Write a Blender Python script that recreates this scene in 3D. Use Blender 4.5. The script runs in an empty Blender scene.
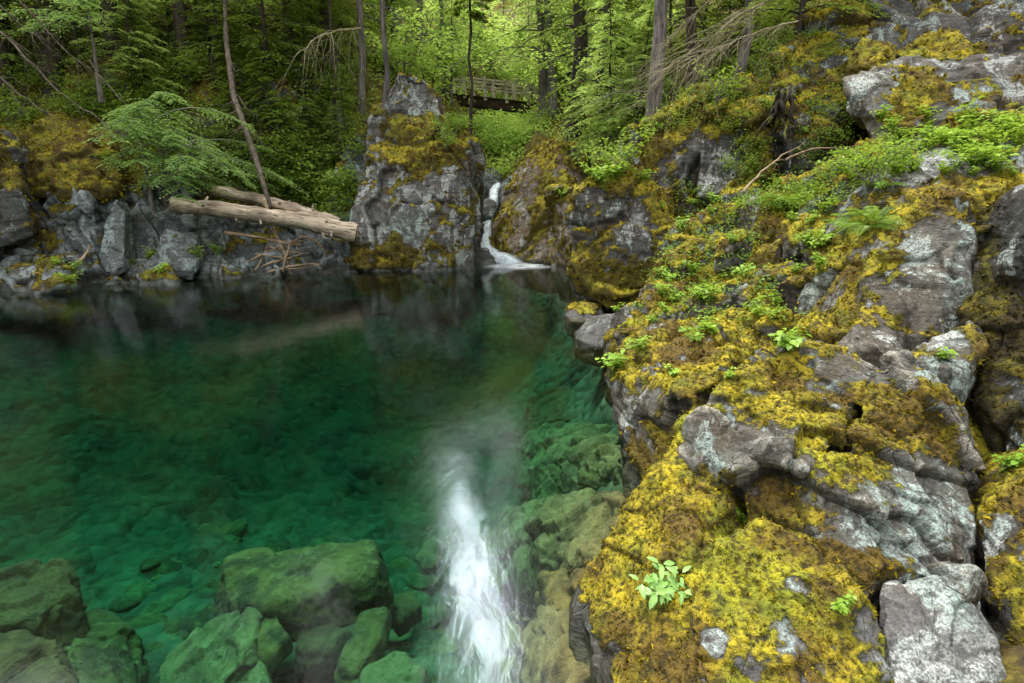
import bpy, bmesh, math, random, time
import numpy as np
from mathutils import Vector

T0 = time.time()
random.seed(7)
rng = np.random.default_rng(7)
scene = bpy.context.scene
COL = scene.collection
R = math.radians

# ------------------------------------------------------------------ camera
CAMZ, FPX, W0, H0, PITCH = 2.5, 600.0, 1024, 683, math.atan(151.5 / 600.0)
CT, ST = math.cos(PITCH), math.sin(PITCH)
CAM = np.array([0.0, 0.0, CAMZ])
cam_d = bpy.data.cameras.new('camera')
cam_d.sensor_width = 36.0
cam_d.lens = 36.0 * FPX / W0
cam_d.clip_start = 0.05
cam_d.clip_end = 2000
cam = bpy.data.objects.new('camera', cam_d)
COL.objects.link(cam)
cam.location = CAM
cam.rotation_euler = (math.pi / 2 - PITCH, 0, 0)
scene.camera = cam


def ray(px, py):
    v = (341.5 - py) / FPX
    return np.array([(px - 512.0) / FPX, CT + v * ST, v * CT - ST])


def P(px, py, Y):
    d = ray(px, py)
    return CAM + d * (Y / d[1])


def PZ(px, py, z):
    d = ray(px, py)
    return CAM + d * ((z - CAMZ) / d[2])


def to_px(p):
    q = np.asarray(p, float) - CAM
    f = q[1] * CT - q[2] * ST
    u = q[1] * ST + q[2] * CT
    if f < 0.01:
        return (-999, -999)
    return (512 + FPX * q[0] / f, 341.5 - FPX * u / f)


# ------------------------------------------------------------------ numpy noise
def _hash(ix, iy, iz, seed):
    h = (ix.astype(np.uint32) * np.uint32(374761393) + iy.astype(np.uint32) * np.uint32(668265263)
         + iz.astype(np.uint32) * np.uint32(2147483647) + np.uint32((seed * 974711 + 77) & 0xffffffff))
    h ^= h >> np.uint32(13)
    h *= np.uint32(1274126177)
    h ^= h >> np.uint32(16)
    h *= np.uint32(2246822519)
    h ^= h >> np.uint32(15)
    return h


_G = np.array([(1, 1, 0), (-1, 1, 0), (1, -1, 0), (-1, -1, 0), (1, 0, 1), (-1, 0, 1), (1, 0, -1), (-1, 0, -1),
               (0, 1, 1), (0, -1, 1), (0, 1, -1), (0, -1, -1), (1, 1, 0), (-1, 1, 0), (0, -1, 1), (0, -1, -1)], float)


def perlin(p, seed=0):
    i = np.floor(p).astype(np.int64)
    f = p - i
    u = f * f * f * (f * (f * 6 - 15) + 10)
    out = 0
    for dx in (0, 1):
        wx = u[:, 0] if dx else 1 - u[:, 0]
        for dy in (0, 1):
            wy = u[:, 1] if dy else 1 - u[:, 1]
            for dz in (0, 1):
                wz = u[:, 2] if dz else 1 - u[:, 2]
                g = _G[_hash(i[:, 0] + dx, i[:, 1] + dy, i[:, 2] + dz, seed) & np.uint32(15)]
                d = g[:, 0] * (f[:, 0] - dx) + g[:, 1] * (f[:, 1] - dy) + g[:, 2] * (f[:, 2] - dz)
                out = out + wx * wy * wz * d
    return out


def fbm(p, octv=4, seed=0, gain=0.5):
    a, s, out = 1.0, 1.0, 0
    for k in range(octv):
        out = out + a * perlin(p * s + 17.3 * k, seed + k)
        a *= gain
        s *= 2.03
    return out


def billow(p, octv=3, seed=0):
    a, s, out = 1.0, 1.0, 0
    for k in range(octv):
        out = out + a * (1 - 2.2 * np.abs(perlin(p * s + 9.1 * k, seed + k)))
        a *= 0.5
        s *= 2.1
    return out / 1.75


def voronoi(p, seed=0):
    i = np.floor(p).astype(np.int64)
    n = len(p)
    f1 = np.full(n, 9.0)
    f2 = np.full(n, 9.0)
    cid = np.zeros(n, np.uint32)
    cv = np.zeros((n, 3))
    for dx in (-1, 0, 1):
        for dy in (-1, 0, 1):
            for dz in (-1, 0, 1):
                c = i + (dx, dy, dz)
                h = _hash(c[:, 0], c[:, 1], c[:, 2], seed)
                o = np.stack([(h & np.uint32(1023)) / 1023.0, ((h >> np.uint32(10)) & np.uint32(1023)) / 1023.0,
                              ((h >> np.uint32(20)) & np.uint32(1023)) / 1023.0], 1)
                v = p - (c + o)
                d = np.sqrt((v * v).sum(1))
                m = d < f1
                f2 = np.where(m, f1, np.minimum(f2, d))
                f1 = np.where(m, d, f1)
                cid = np.where(m, h, cid)
                cv[m] = v[m]
    return f1, f2, cid, cv


def sstep(a, b, x):
    t = np.clip((x - a) / (b - a), 0, 1)
    return t * t * (3 - 2 * t)


def norm(v):
    return v / np.maximum(np.linalg.norm(v, axis=-1, keepdims=True), 1e-9)


# ------------------------------------------------------------------ mesh building
def mesh_np(name, V, quads=None, tris=None, attrs=None, mat=None, smooth=False):
    me = bpy.data.meshes.new(name)
    V = np.asarray(V, np.float32)
    li, lt = [], []
    if quads is not None and len(quads):
        li.append(np.asarray(quads, np.int32).ravel())
        lt.append(np.full(len(quads), 4, np.int32))
    if tris is not None and len(tris):
        li.append(np.asarray(tris, np.int32).ravel())
        lt.append(np.full(len(tris), 3, np.int32))
    li = np.concatenate(li)
    lt = np.concatenate(lt)
    me.vertices.add(len(V))
    me.vertices.foreach_set('co', V.ravel())
    me.loops.add(len(li))
    me.loops.foreach_set('vertex_index', li)
    me.polygons.add(len(lt))
    st = np.zeros(len(lt), np.int32)
    st[1:] = np.cumsum(lt)[:-1]
    me.polygons.foreach_set('loop_start', st)
    me.update(calc_edges=True)
    if smooth:
        me.shade_smooth()
    else:
        me.shade_flat()
    for k, a in (attrs or {}).items():
        at = me.attributes.new(k, 'FLOAT', 'POINT')
        at.data.foreach_set('value', np.asarray(a, np.float32))
    if mat:
        me.materials.append(mat)
    return me


class Geo:
    def __init__(s):
        s.V, s.Q, s.T, s.A, s.n = [], [], [], {}, 0

    def add(s, V, Q=None, T=None, **attrs):
        V = np.asarray(V, float).reshape(-1, 3)
        if Q is not None:
            s.Q.append(np.asarray(Q, int).reshape(-1, 4) + s.n)
        if T is not None:
            s.T.append(np.asarray(T, int).reshape(-1, 3) + s.n)
        s.V.append(V)
        for k, a in attrs.items():
            s.A.setdefault(k, []).append(np.broadcast_to(a, (len(V),)))
        s.n += len(V)

    def mesh(s, name, mat, smooth=False, origin=None):
        V = np.concatenate(s.V)
        if origin is not None:
            V = V - np.asarray(origin)
        return mesh_np(name, V, np.concatenate(s.Q) if s.Q else None, np.concatenate(s.T) if s.T else None,
                       {k: np.concatenate(a) for k, a in s.A.items()}, mat, smooth)

    def leaves(s, p, d, u, L, Wd, **kw):
        """diamond leaf quads; p base (n,3), d direction, u up, L length, Wd half-width"""
        n = len(p)
        d = norm(d)
        side = norm(np.cross(d, u))
        nrm = np.cross(side, d)
        L = np.broadcast_to(L, (n,))[:, None]
        Wd = np.broadcast_to(Wd, (n,))[:, None]
        V = np.stack([p, p + d * L * .45 + side * Wd + nrm * Wd * .25, p + d * L - nrm * L * .08,
                      p + d * L * .45 - side * Wd + nrm * Wd * .25], 1).reshape(-1, 3)
        Q = np.arange(4 * n).reshape(-1, 4)
        s.add(V, Q, **{k: np.repeat(np.broadcast_to(a, (n,)), 4) for k, a in kw.items()})

    def tube(s, pts, rad, n=8, cap=True, wob=0.0, seed=0, **kw):
        pts = np.asarray(pts, float)
        k = len(pts)
        rad = np.broadcast_to(rad, (k,))
        tan = norm(np.gradient(pts, axis=0))
        ref = np.array([0.0, 0, 1]) if abs(tan[0][2]) < .8 else np.array([1.0, 0, 0])
        a0 = norm(np.cross(tan[0], ref))
        A = [a0]
        for i in range(1, k):
            a = A[-1] - tan[i] * np.dot(A[-1], tan[i])
            A.append(norm(a))
        A = np.array(A)
        B = np.cross(tan, A)
        th = np.linspace(0, 2 * math.pi, n, endpoint=False)
        ring = A[:, None, :] * np.cos(th)[None, :, None] + B[:, None, :] * np.sin(th)[None, :, None]
        rr = rad[:, None] * np.ones(n)[None]
        if wob:
            base = (pts[:, None, :] + ring * rad[:, None, None]).reshape(-1, 3)
            rr = rr * (1 + wob * fbm(base * 2.0 / max(rad.max(), .01) * .35, 3, seed).reshape(k, n))
        V = (pts[:, None, :] + ring * rr[:, :, None]).reshape(-1, 3)
        i = np.arange(k - 1)[:, None] * n
        j = np.arange(n)[None]
        j2 = (j + 1) % n
        Q = np.stack([i + j, i + j2, i + n + j2, i + n + j], -1).reshape(-1, 4)
        T = None
        if cap:
            V = np.concatenate([V, pts[:1], pts[-1:]])
            c0, c1 = k * n, k * n + 1
            jj = np.arange(n)
            T = np.concatenate([np.stack([np.full(n, c0), (jj + 1) % n, jj], 1),
                                np.stack([np.full(n, c1), (k - 1) * n + jj, (k - 1) * n + (jj + 1) % n], 1)])
        s.add(V, Q, T, **kw)


def add_obj(name, me, parent=None, loc=None):
    o = bpy.data.objects.new(name, me)
    COL.objects.link(o)
    if parent:
        o.parent = parent
    if loc is not None:
        o.location = loc
    return o


def tag(o, label, cat, group=None):
    o['label'] = label
    o['category'] = cat
    if group:
        o['group'] = group
    return o


def struct(o, kind='structure'):
    o['kind'] = kind
    return o


# ------------------------------------------------------------------ materials
def new_mat(name):
    m = bpy.data.materials.new(name)
    m.use_nodes = True
    nt = m.node_tree
    nt.nodes.clear()
    return m, nt, nt.nodes.new('ShaderNodeOutputMaterial')


class NB:
    """tiny node builder"""
    def __init__(s, nt):
        s.nt = nt

    def n(s, t, **kw):
        nd = s.nt.nodes.new(t)
        for k, v in kw.items():
            setattr(nd, k, v)
        return nd

    def set(s, sock, v):
        if isinstance(v, bpy.types.NodeSocket):
            s.nt.links.new(v, sock)
        elif isinstance(v, (tuple, list)) and len(v) == 3 and sock.type == 'RGBA':
            sock.default_value = (*v, 1)
        else:
            sock.default_value = v

    def noise(s, vec, scale, detail=4, rough=.55, dist=0.0):
        nd = s.n('ShaderNodeTexNoise')
        s.set(nd.inputs['Vector'], vec)
        nd.inputs['Scale'].default_value = scale
        nd.inputs['Detail'].default_value = detail
        nd.inputs['Roughness'].default_value = rough
        nd.inputs['Distortion'].default_value = dist
        return nd.outputs['Fac']

    def vor(s, vec, scale, feature='F1', out='Distance'):
        nd = s.n('ShaderNodeTexVoronoi', feature=feature)
        s.set(nd.inputs['Vector'], vec)
        nd.inputs['Scale'].default_value = scale
        return nd.outputs[out]

    def ramp(s, f, a, b, va=0.0, vb=1.0, smooth=True):
        nd = s.n('ShaderNodeMapRange', interpolation_type='SMOOTHSTEP' if smooth else 'LINEAR')
        s.set(nd.inputs['Value'], f)
        for k, v in (('From Min', a), ('From Max', b), ('To Min', va), ('To Max', vb)):
            nd.inputs[k].default_value = v
        return nd.outputs[0]

    def mix(s, f, a, b, mode='MIX'):
        nd = s.n('ShaderNodeMix', data_type='RGBA', blend_type=mode)
        s.set(nd.inputs[0], f)
        s.set(nd.inputs[6], a)
        s.set(nd.inputs[7], b)
        return nd.outputs[2]

    def math(s, op, a, b=0.0):
        nd = s.n('ShaderNodeMath', operation=op)
        s.set(nd.inputs[0], a)
        s.set(nd.inputs[1], b)
        return nd.outputs[0]

    def attr(s, name):
        return s.n('ShaderNodeAttribute', attribute_name=name).outputs['Fac']

    def link(s, a, b):
        s.nt.links.new(a, b)


MOSS_OLIVE, MOSS_OCHRE, MOSS_GREEN, MOSS_BROWN = (.12, .12, .009), (.40, .315, .015), (.19, .25, .016), (.095, .056, .010)


def moss_colour(b, pos, bright=1.0, warm=0.5):
    bright *= 1.08
    sc = lambda c: tuple(x * bright for x in c)
    n1 = b.noise(pos, 1.1, 4)
    n2 = b.noise(pos, 6.0, 6, .68)
    n3 = b.noise(pos, 2.3, 5, .62)
    n4 = b.noise(pos, 26.0, 3, .65)
    c = b.mix(b.ramp(n2, .36, .62), sc(MOSS_OLIVE), sc(MOSS_OCHRE))
    c = b.mix(b.ramp(n1, .60 - .22 * (1 - warm), .74 - .2 * (1 - warm), 0, .45), c, sc(MOSS_GREEN))
    c = b.mix(b.ramp(n3, .55, .38, 0, .9), c, sc(MOSS_BROWN))
    c = b.mix(b.ramp(n4, .56, .32, 0, .92), c, (.022 * bright, .017 * bright, .003))
    # shade painted into the moss: dark between cushions and on steep faces
    c = b.mix(b.ramp(b.attr('clump'), .5, -.2, 0, .85), c, (.022 * bright, .017 * bright, .003))
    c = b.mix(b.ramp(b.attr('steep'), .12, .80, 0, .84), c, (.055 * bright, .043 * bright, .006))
    return c


def rock_mat(name, dark, light, lichen=.5, tint=(.10, .13, .135), brown=(.10, .075, .06), moss_b=1.0, warm=.5, wet=True,
             lich_col=(.50, .52, .50)):
    m, nt, out = new_mat(name)
    b = NB(nt)
    geo = b.n('ShaderNodeNewGeometry')
    pos = geo.outputs['Position']
    big = b.noise(pos, .9, 5, .6, .4)
    mid = b.noise(pos, 5.0, 8, .72, .5)
    fine = b.noise(pos, 24.0, 5, .75)
    grit = b.noise(pos, 75.0, 3, .7)
    c = b.mix(b.ramp(mid, .34, .66), dark, light)
    c = b.mix(b.ramp(big, .48, .62, 0, .7), c, tint)
    br = b.noise(pos, 1.7, 6, .7, .8)
    c = b.mix(b.ramp(br, .50, .62, 0, .85), c, brown)
    c = b.mix(b.ramp(fine, .42, .70, .55, 0), c, tuple(x * .35 for x in brown))
    # lighter convex edges
    c = b.mix(b.math('MULTIPLY', b.attr('ridge'), b.ramp(fine, .3, .6, .1, .75)), c, tuple(min(.6, x * 1.7) for x in light))
    # pale lichen crust: patches with broken rims, stretched a little down the face
    mp = b.n('ShaderNodeMapping')
    mp.inputs['Scale'].default_value = (1, 1, .55)
    b.link(pos, mp.inputs['Vector'])
    li = b.noise(mp.outputs[0], 2.4, 10, .74, .7)
    lf = b.ramp(li, .615 - .13 * lichen, .66 - .13 * lichen)
    lf = b.math('MULTIPLY', lf, b.ramp(fine, .38, .55, .15, 1))
    lc = b.mix(b.ramp(grit, .3, .65), tuple(x * .55 for x in lich_col), lich_col)
    lc = b.mix(b.ramp(big, .4, .6), lc, tuple(x * y for x, y in zip(lich_col, (.62, .76, .74))))
    c = b.mix(b.math('MULTIPLY', lf, .9), c, lc)
    mott = b.vor(pos, 19.0, 'SMOOTH_F1')
    c = b.mix(b.math('MULTIPLY', b.ramp(mott, .30, .2), b.ramp(li, .44, .54, 0, .35 * lichen)), c, lich_col)
    c = b.mix(b.ramp(grit, .36, .56, .6, 0), c, tuple(x * .3 for x in dark))
    ms_ = b.n('ShaderNodeMapping')
    ms_.inputs['Rotation'].default_value = (.5, .35, .2)
    ms_.inputs['Scale'].default_value = (1.2, 1.2, 9.0)
    b.link(pos, ms_.inputs['Vector'])
    strat = b.noise(ms_.outputs[0], 1.6, 5, .6, .5)
    c = b.mix(b.ramp(strat, .46, .38, 0, .55), c, tuple(x * .35 for x in dark))
    wv = b.n('ShaderNodeVectorMath', operation='MULTIPLY_ADD')
    cn = b.n('ShaderNodeTexNoise')
    cn.inputs['Scale'].default_value = 3.0
    b.link(pos, cn.inputs['Vector'])
    b.link(cn.outputs['Color'], wv.inputs[0])
    wv.inputs[1].default_value = (.35, .35, .35)
    b.link(pos, wv.inputs[2])
    ck = b.vor(wv.outputs[0], 2.6, 'DISTANCE_TO_EDGE')
    crack = b.math('MULTIPLY', b.ramp(ck, .0, .014, 1, 0), b.ramp(big, .46, .60, 0, 1))
    c = b.mix(b.math('MULTIPLY', crack, .55), c, (.012, .012, .012))
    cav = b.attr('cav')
    c = b.mix(b.ramp(cav, .2, .85, 0, .85), c, (.014, .014, .012))  # crack lines, plus crevice shade painted into the rock colour
    rough = b.ramp(mid, .3, .7, .62, .85)
    if wet:
        z = b.n('ShaderNodeSeparateXYZ')
        b.link(pos, z.inputs[0])
        wz = b.math('ADD', z.outputs[2], b.math('MULTIPLY', mid, -.30))
        wf = b.ramp(wz, .10, -.06)
        c = b.mix(b.math('MULTIPLY', wf, .75), c, (.018, .018, .012))
        rough = b.math('MULTIPLY', rough, b.ramp(wf, 0, 1, 1, .45))
        uw = b.ramp(z.outputs[2], .0, -.25)
        c = b.mix(uw, c, b.mix(b.ramp(mid, .35, .65), (.022, .02, .008), (.075, .068, .03)))
    ms = b.attr('moss')
    mf = b.ramp(b.math('ADD', ms, b.math('ADD', b.math('MULTIPLY', b.math('SUBTRACT', fine, .5), 1.3), b.math('MULTIPLY', b.math('SUBTRACT', grit, .5), .9))), .35, .7)
    mc = moss_colour(b, pos, moss_b, warm)
    c = b.mix(mf, c, mc)
    p = b.n('ShaderNodeBsdfPrincipled')
    b.set(p.inputs['Base Color'], c)
    b.set(p.inputs['Roughness'], b.mix(mf, rough, .95) if False else b.math('MAXIMUM', rough, b.math('MULTIPLY', mf, .95)))
    p.inputs['Specular IOR Level'].default_value = .35
    h = b.math('ADD', b.math('MULTIPLY', mid, .6), b.math('ADD', b.math('MULTIPLY', fine, .4), b.math('MULTIPLY', grit, .14)))
    h = b.math('SUBTRACT', b.math('ADD', h, b.math('MULTIPLY', strat, .8)), b.math('MULTIPLY', crack, .25))
    mh = b.noise(pos, 45.0, 3, .7)
    h = b.math('ADD', h, b.math('MULTIPLY', mf, b.math('MULTIPLY', mh, .9)))
    bp = b.n('ShaderNodeBump')
    bp.inputs['Strength'].default_value = .9
    bp.inputs['Distance'].default_value = .045
    b.link(h, bp.inputs['Height'])
    b.link(bp.outputs[0], p.inputs['Normal'])
    b.link(p.outputs[0], out.inputs[0])
    return m


def moss_tuft_mat(name, bright=1.25, warm=.5):
    m, nt, out = new_mat(name)
    b = NB(nt)
    pos = b.n('ShaderNodeNewGeometry').outputs['Position']
    c = moss_colour(b, pos, bright, warm)
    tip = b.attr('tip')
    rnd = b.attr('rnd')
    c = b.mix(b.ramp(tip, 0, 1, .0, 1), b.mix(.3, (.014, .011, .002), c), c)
    c = b.mix(b.ramp(rnd, .6, 1, 0, .5), c, (.44 * bright, .34 * bright, .025))
    c = b.mix(b.ramp(rnd, .3, 0, 0, .6), c, (.07, .06, .008))
    d = b.n('ShaderNodeBsdfDiffuse')
    t = b.n('ShaderNodeBsdfTranslucent')
    b.set(d.inputs[0], c)
    b.set(t.inputs[0], c)
    mx = b.n('ShaderNodeMixShader')
    mx.inputs[0].default_value = .25
    b.link(d.outputs[0], mx.inputs[1])
    b.link(t.outputs[0], mx.inputs[2])
    b.link(mx.outputs[0], out.inputs[0])
    return m


def leaf_mat(name, a, c2, new=None, trans=.45, gloss=.02, var=.35):
    m, nt, out = new_mat(name)
    b = NB(nt)
    pos = b.n('ShaderNodeNewGeometry').outputs['Position']
    oi = b.n('ShaderNodeObjectInfo').outputs['Random']
    n1 = b.noise(pos, .55, 3)
    c = b.mix(b.ramp(n1, .35, .65), a, c2)
    rnd = b.attr('rnd')
    c = b.mix(b.ramp(rnd, 0, 1, var, 0), c, tuple(x * .35 for x in a))
    if new:
        c = b.mix(b.ramp(rnd, .7, 1, 0, .8), c, new)
    c = b.mix(b.ramp(oi, 0, 1, 0, .35), c, tuple(x * .6 for x in a))
    d = b.n('ShaderNodeBsdfDiffuse')
    t = b.n('ShaderNodeBsdfTranslucent')
    b.set(d.inputs[0], c)
    b.set(t.inputs[0], b.mix(.4, c, (.42, .52, .06)))
    mx = b.n('ShaderNodeMixShader')
    mx.inputs[0].default_value = trans
    b.link(d.outputs[0], mx.inputs[1])
    b.link(t.outputs[0], mx.inputs[2])
    g = b.n('ShaderNodeBsdfGlossy')
    g.inputs['Roughness'].default_value = .4
    m2 = b.n('ShaderNodeMixShader')
    m2.inputs[0].default_value = gloss
    b.link(mx.outputs[0], m2.inputs[1])
    b.link(g.outputs[0], m2.inputs[2])
    b.link(m2.outputs[0], out.inputs[0])
    return m


def wood_mat(name, a, c2, scale=6.0, stretch=(1, 1, .12), moss=0.0, bump=.02, object_space=True):
    m, nt, out = new_mat(name)
    b = NB(nt)
    tc = b.n('ShaderNodeTexCoord')
    mp = b.n('ShaderNodeMapping')
    mp.inputs['Scale'].default_value = stretch
    b.link(tc.outputs['Object'], mp.inputs['Vector'])
    n1 = b.noise(mp.outputs[0], scale, 6, .65, .6)
    n2 = b.noise(tc.outputs['Object'], 1.4, 4)
    c = b.mix(b.ramp(n1, .3, .7), a, c2)
    c = b.mix(b.ramp(n2, .45, .72, 0, .7), c, tuple(x * .45 for x in a))
    n4 = b.noise(mp.outputs[0], scale * 3.5, 4, .6, .3)
    c = b.mix(b.ramp(n4, .44, .36, 0, .85), c, tuple(x * .2 for x in a))
    if moss:
        g = b.n('ShaderNodeNewGeometry')
        nm = b.noise(g.outputs['Position'], 2.2, 5, .65)
        c = b.mix(b.ramp(nm, .68 - .3 * moss, .76 - .3 * moss), c, (.11, .12, .015))
    p = b.n('ShaderNodeBsdfPrincipled')
    b.set(p.inputs['Base Color'], c)
    p.inputs['Roughness'].default_value = .85
    p.inputs['Specular IOR Level'].default_value = .25
    bp = b.n('ShaderNodeBump')
    bp.inputs['Strength'].default_value = 1
    bp.inputs['Distance'].default_value = bump
    b.link(n1, bp.inputs['Height'])
    b.link(bp.outputs[0], p.inputs['Normal'])
    b.link(p.outputs[0], out.inputs[0])
    return m


M = {}
M['rock_near'] = rock_mat('rock_near', (.030, .026, .020), (.215, .20, .165), .75, (.155, .17, .16), (.105, .082, .056), 1.0, .6)
M['rock_pale'] = rock_mat('rock_pale', (.07, .07, .075), (.26, .26, .26), 1.0, (.2, .215, .21), (.13, .115, .095), 1.0, .6)
M['rock_mid'] = rock_mat('rock_mid', (.02, .021, .02), (.13, .135, .13), .7, (.10, .12, .12), (.09, .065, .045), 1.0, .5)
M['rock_teal'] = rock_mat('rock_teal', (.04, .048, .05), (.22, .25, .255), .78, (.12, .16, .165), (.08, .075, .06), .75, .5,
                          lich_col=(.36, .40, .40))
M['rock_dark'] = rock_mat('rock_dark', (.02, .022, .022), (.085, .09, .085), .35, (.06, .075, .075), (.05, .04, .03), .7, .5)
M['rock_brown'] = rock_mat('rock_brown', (.08, .062, .044), (.33, .265, .19), .6, (.2, .175, .135), (.2, .125, .065), 1.1, .5)
M['rock_pillar'] = rock_mat('rock_pillar', (.03, .032, .033), (.17, .18, .175), .85, (.15, .175, .18), (.12, .085, .055), .9, .45)
M['moss'] = moss_tuft_mat('moss_tufts', 1.3, .6)
M['moss_shade'] = moss_tuft_mat('moss_shade_tufts', .34, .5)  # dark copy of the tufts, overhang shade painted in
M['rock_shade'] = rock_mat('rock_shade', (.012, .013, .012), (.06, .062, .058), .4, (.04, .05, .05), (.035, .028, .02), .32, .5)  # dark rock copy with the overhang's shade in its colour
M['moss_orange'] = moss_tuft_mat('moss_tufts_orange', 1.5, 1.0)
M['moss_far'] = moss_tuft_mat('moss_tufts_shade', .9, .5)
M['needle_dark'] = leaf_mat('needle_dark', (.07, .12, .022), (.11, .18, .03), (.2, .3, .05), .5)
M['needle_mid'] = leaf_mat('needle_mid', (.09, .16, .022), (.14, .22, .03), (.24, .35, .05), .5)
M['needle_bright'] = leaf_mat('needle_bright', (.34, .50, .14), (.44, .60, .18), (.56, .70, .26), .65, .0, .1)  # far-forest haze painted in as paler needles
M['cedar'] = leaf_mat('cedar_leaf', (.20, .38, .12), (.30, .50, .16), (.50, .66, .28), .62, .02, .25)
M['maple'] = leaf_mat('maple_leaf', (.17, .33, .03), (.25, .42, .04), (.36, .50, .07), .5)
M['fern'] = leaf_mat('fern_leaf', (.13, .26, .025), (.2, .34, .03), (.3, .44, .05), .45)
M['herb'] = leaf_mat('herb_leaf', (.2, .36, .035), (.28, .44, .045), (.38, .52, .09), .4, .02, .3)
M['seedling'] = leaf_mat('seedling_leaf', (.17, .36, .06), (.25, .46, .09), (.34, .55, .14), .35, .05, .25)
M['far_leaf'] = leaf_mat('far_leaf', (.32, .52, .11), (.44, .62, .14), (.56, .70, .22), .65, .0, .15)  # distance haze and brightness painted into the leaf colour
M['cover'] = leaf_mat('cover_leaf', (.12, .23, .022), (.20, .32, .03), (.32, .44, .05), .5)
M['dead'] = wood_mat('dead_twig', (.06, .045, .033), (.17, .14, .11), 8)
M['twig_pale'] = wood_mat('pale_twig', (.18, .155, .09), (.34, .30, .19), 8)
M['bark_dark'] = wood_mat('bark_dark', (.018, .014, .010), (.06, .048, .034), 9, (1, 1, .15), .35)
M['bark_grey'] = wood_mat('bark_grey', (.07, .062, .055), (.22, .2, .18), 9, (1, 1, .12), .15)
M['bark_pale'] = wood_mat('bark_pale', (.04, .035, .032), (.19, .17, .155), 11, (1, 1, .10), .05)
M['log'] = wood_mat('log_wood', (.16, .12, .085), (.56, .47, .36), 7, (.10, 1, 1), 0, .04)
M['log_end'] = wood_mat('log_end', (.35, .25, .15), (.6, .47, .32), 12, (1, 1, 1), 0, .01)
M['stick'] = wood_mat('stick_wood', (.16, .10, .06), (.40, .31, .21), 8, (.2, 1, 1))
M['bridge_dark'] = wood_mat('bridge_beam', (.030, .018, .012), (.07, .045, .03), 4, (.15, 1, 1))
M['bridge_pale'] = wood_mat('bridge_rail', (.36, .32, .24), (.60, .55, .43), 4, (.2, 1, 1))

# ------------------------------------------------------------------ terrain
ctrl = []


def g(px, py, Y, dz=0.0):
    p = P(px, py, Y)
    ctrl.append((p[0], p[1], p[2] + dz))


def gx(x, y, z):
    ctrl.append((x, y, z))


# pool bed
for x, y, z in [(-1.5, 2.2, -1.45), (-3, 2.5, -1.5), (-4.6, 3, -1.5), (-1.2, 3.6, -1.62), (-2.1, 3.6, -1.6), (-2.2, 4.3, -1.9), (-1.2, 4.4, -2.0), (-3, 5, -2.5), (-1.0, 5.5, -2.6), (0.2, 5.2, -2.2), (-5.2, 6.5, -2.9),
                (-4, 9, -3.3), (0, 8, -3.0), (-8, 10, -3.2), (-3, 13, -3.3), (-8, 13.5, -2.8), (0.5, 12, -2.8), (0.8, 17, -2.6), (-3, 16.5, -3.2),
                (-1, 19.5, -1.6), (-7, 3.5, -2.2), (-9, 6, -2.8), (-12, 10, -2.6), (-13.5, 6, -1.5), (-11, 2, -1.0), (0, 0, -1.4), (-2, -2, -.6), (-5, 0, -.3)]:
    gx(x, y, z)
# left shore, cliff foot then cliff top
for px, py, Y in [(-60, 292, 15.0), (0, 287, 15.9), (100, 279, 17.4), (200, 274, 18.4), (290, 270, 19.4), (345, 266, 20.0)]:
    g(px, py, Y)
for px, py, Y in [(-80, 190, 16.8), (0, 188, 17.6), (70, 184, 18.4), (150, 186, 19.0), (230, 196, 19.8), (290, 215, 20.8), (335, 225, 21.5)]:
    g(px, py, Y)
for px, py, Y in [(-60, 110, 18.8), (0, 100, 19.6), (80, 105, 20.2), (170, 105, 21.0), (250, 112, 22.0), (320, 130, 23.5), (350, 110, 24),
                  (0, 0, 23.5), (100, 0, 24.5), (200, 5, 25), (290, 20, 26.5), (345, 45, 28)]:
    g(px, py, Y)
for x, y, z in [(-28, 30, 24), (-16, 34, 22), (-10, 42, 20), (-30, 12, 14), (-26, 50, 34), (-12, 60, 26), (-34, 0, 10), (-19, 4, 3), (-16, 1, 2)]:
    gx(x, y, z)
# behind the pillar and the gorge bottom
for px, py, Y in [(400, 140, 23.5), (440, 170, 23.5), (470, 235, 22.2), (488, 225, 24), (492, 200, 26), (480, 178, 29), (490, 170, 33),
                  (520, 160, 30), (450, 140, 30), (490, 150, 42), (440, 100, 44), (560, 100, 36)]:
    g(px, py, Y)
for x, y, z in [(-2, 60, 11), (6, 58, 14), (-2, 85, 24), (14, 80, 30), (30, 60, 32), (-30, 85, 44), (40, 85, 44), (-40, 40, 34), (45, 30, 34)]:
    gx(x, y, z)
# right bank
for px, py, Y in [(575, 290, 14.2), (590, 230, 15), (600, 160, 17), (560, 165, 20), (575, 130, 23), (640, 120, 16.5), (700, 80, 17.5), (780, 60, 16.5),
                  (860, 20, 16.5), (1010, -40, 17), (700, 215, 13), (760, 190, 12), (830, 130, 12), (880, 140, 10.2), (960, 118, 9.6), (1040, 90, 9.8),
                  (620, 305, 10.6), (680, 290, 9.2), (740, 285, 8.0), (790, 250, 8.3), (800, 300, 6.8), (850, 200, 8.4), (640, 350, 6.8),
                  (1040, 160, 8.0)]:
    g(px, py, Y, -1.1)
for x, y, z in [(2.2, 5.2, .5), (2.2, 4.2, -.2), (2.8, 3.4, -.2), (3.6, 3.2, .2), (3.6, 4.6, .8), (2.0, 3.0, -.4), (3.2, 5.8, 1.2), (1.0, 3.6, -.9), (0.75, 2.2, -.7), (.6, 4.6, -1.4), (1.0, 7, -1.6), (1.2, 9.5, -1.5), (1.6, 11.5, -1.0), (1.5, 1, .2), (3, 1.5, 1.0), (4, 0, 1.5), (1, -3, .5), (8, 0, 5),
                (9, 5, 5.2), (14, 10, 10), (22, 4, 14), (25, 20, 20), (16, 26, 16), (10, 30, 13)]:
    gx(x, y, z)
ctrl = np.array(ctrl)
_c = ctrl[:, :2]
_D = np.sqrt(((_c[:, None] - _c[None]) ** 2).sum(-1) + .15)
_nc = len(ctrl)
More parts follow.
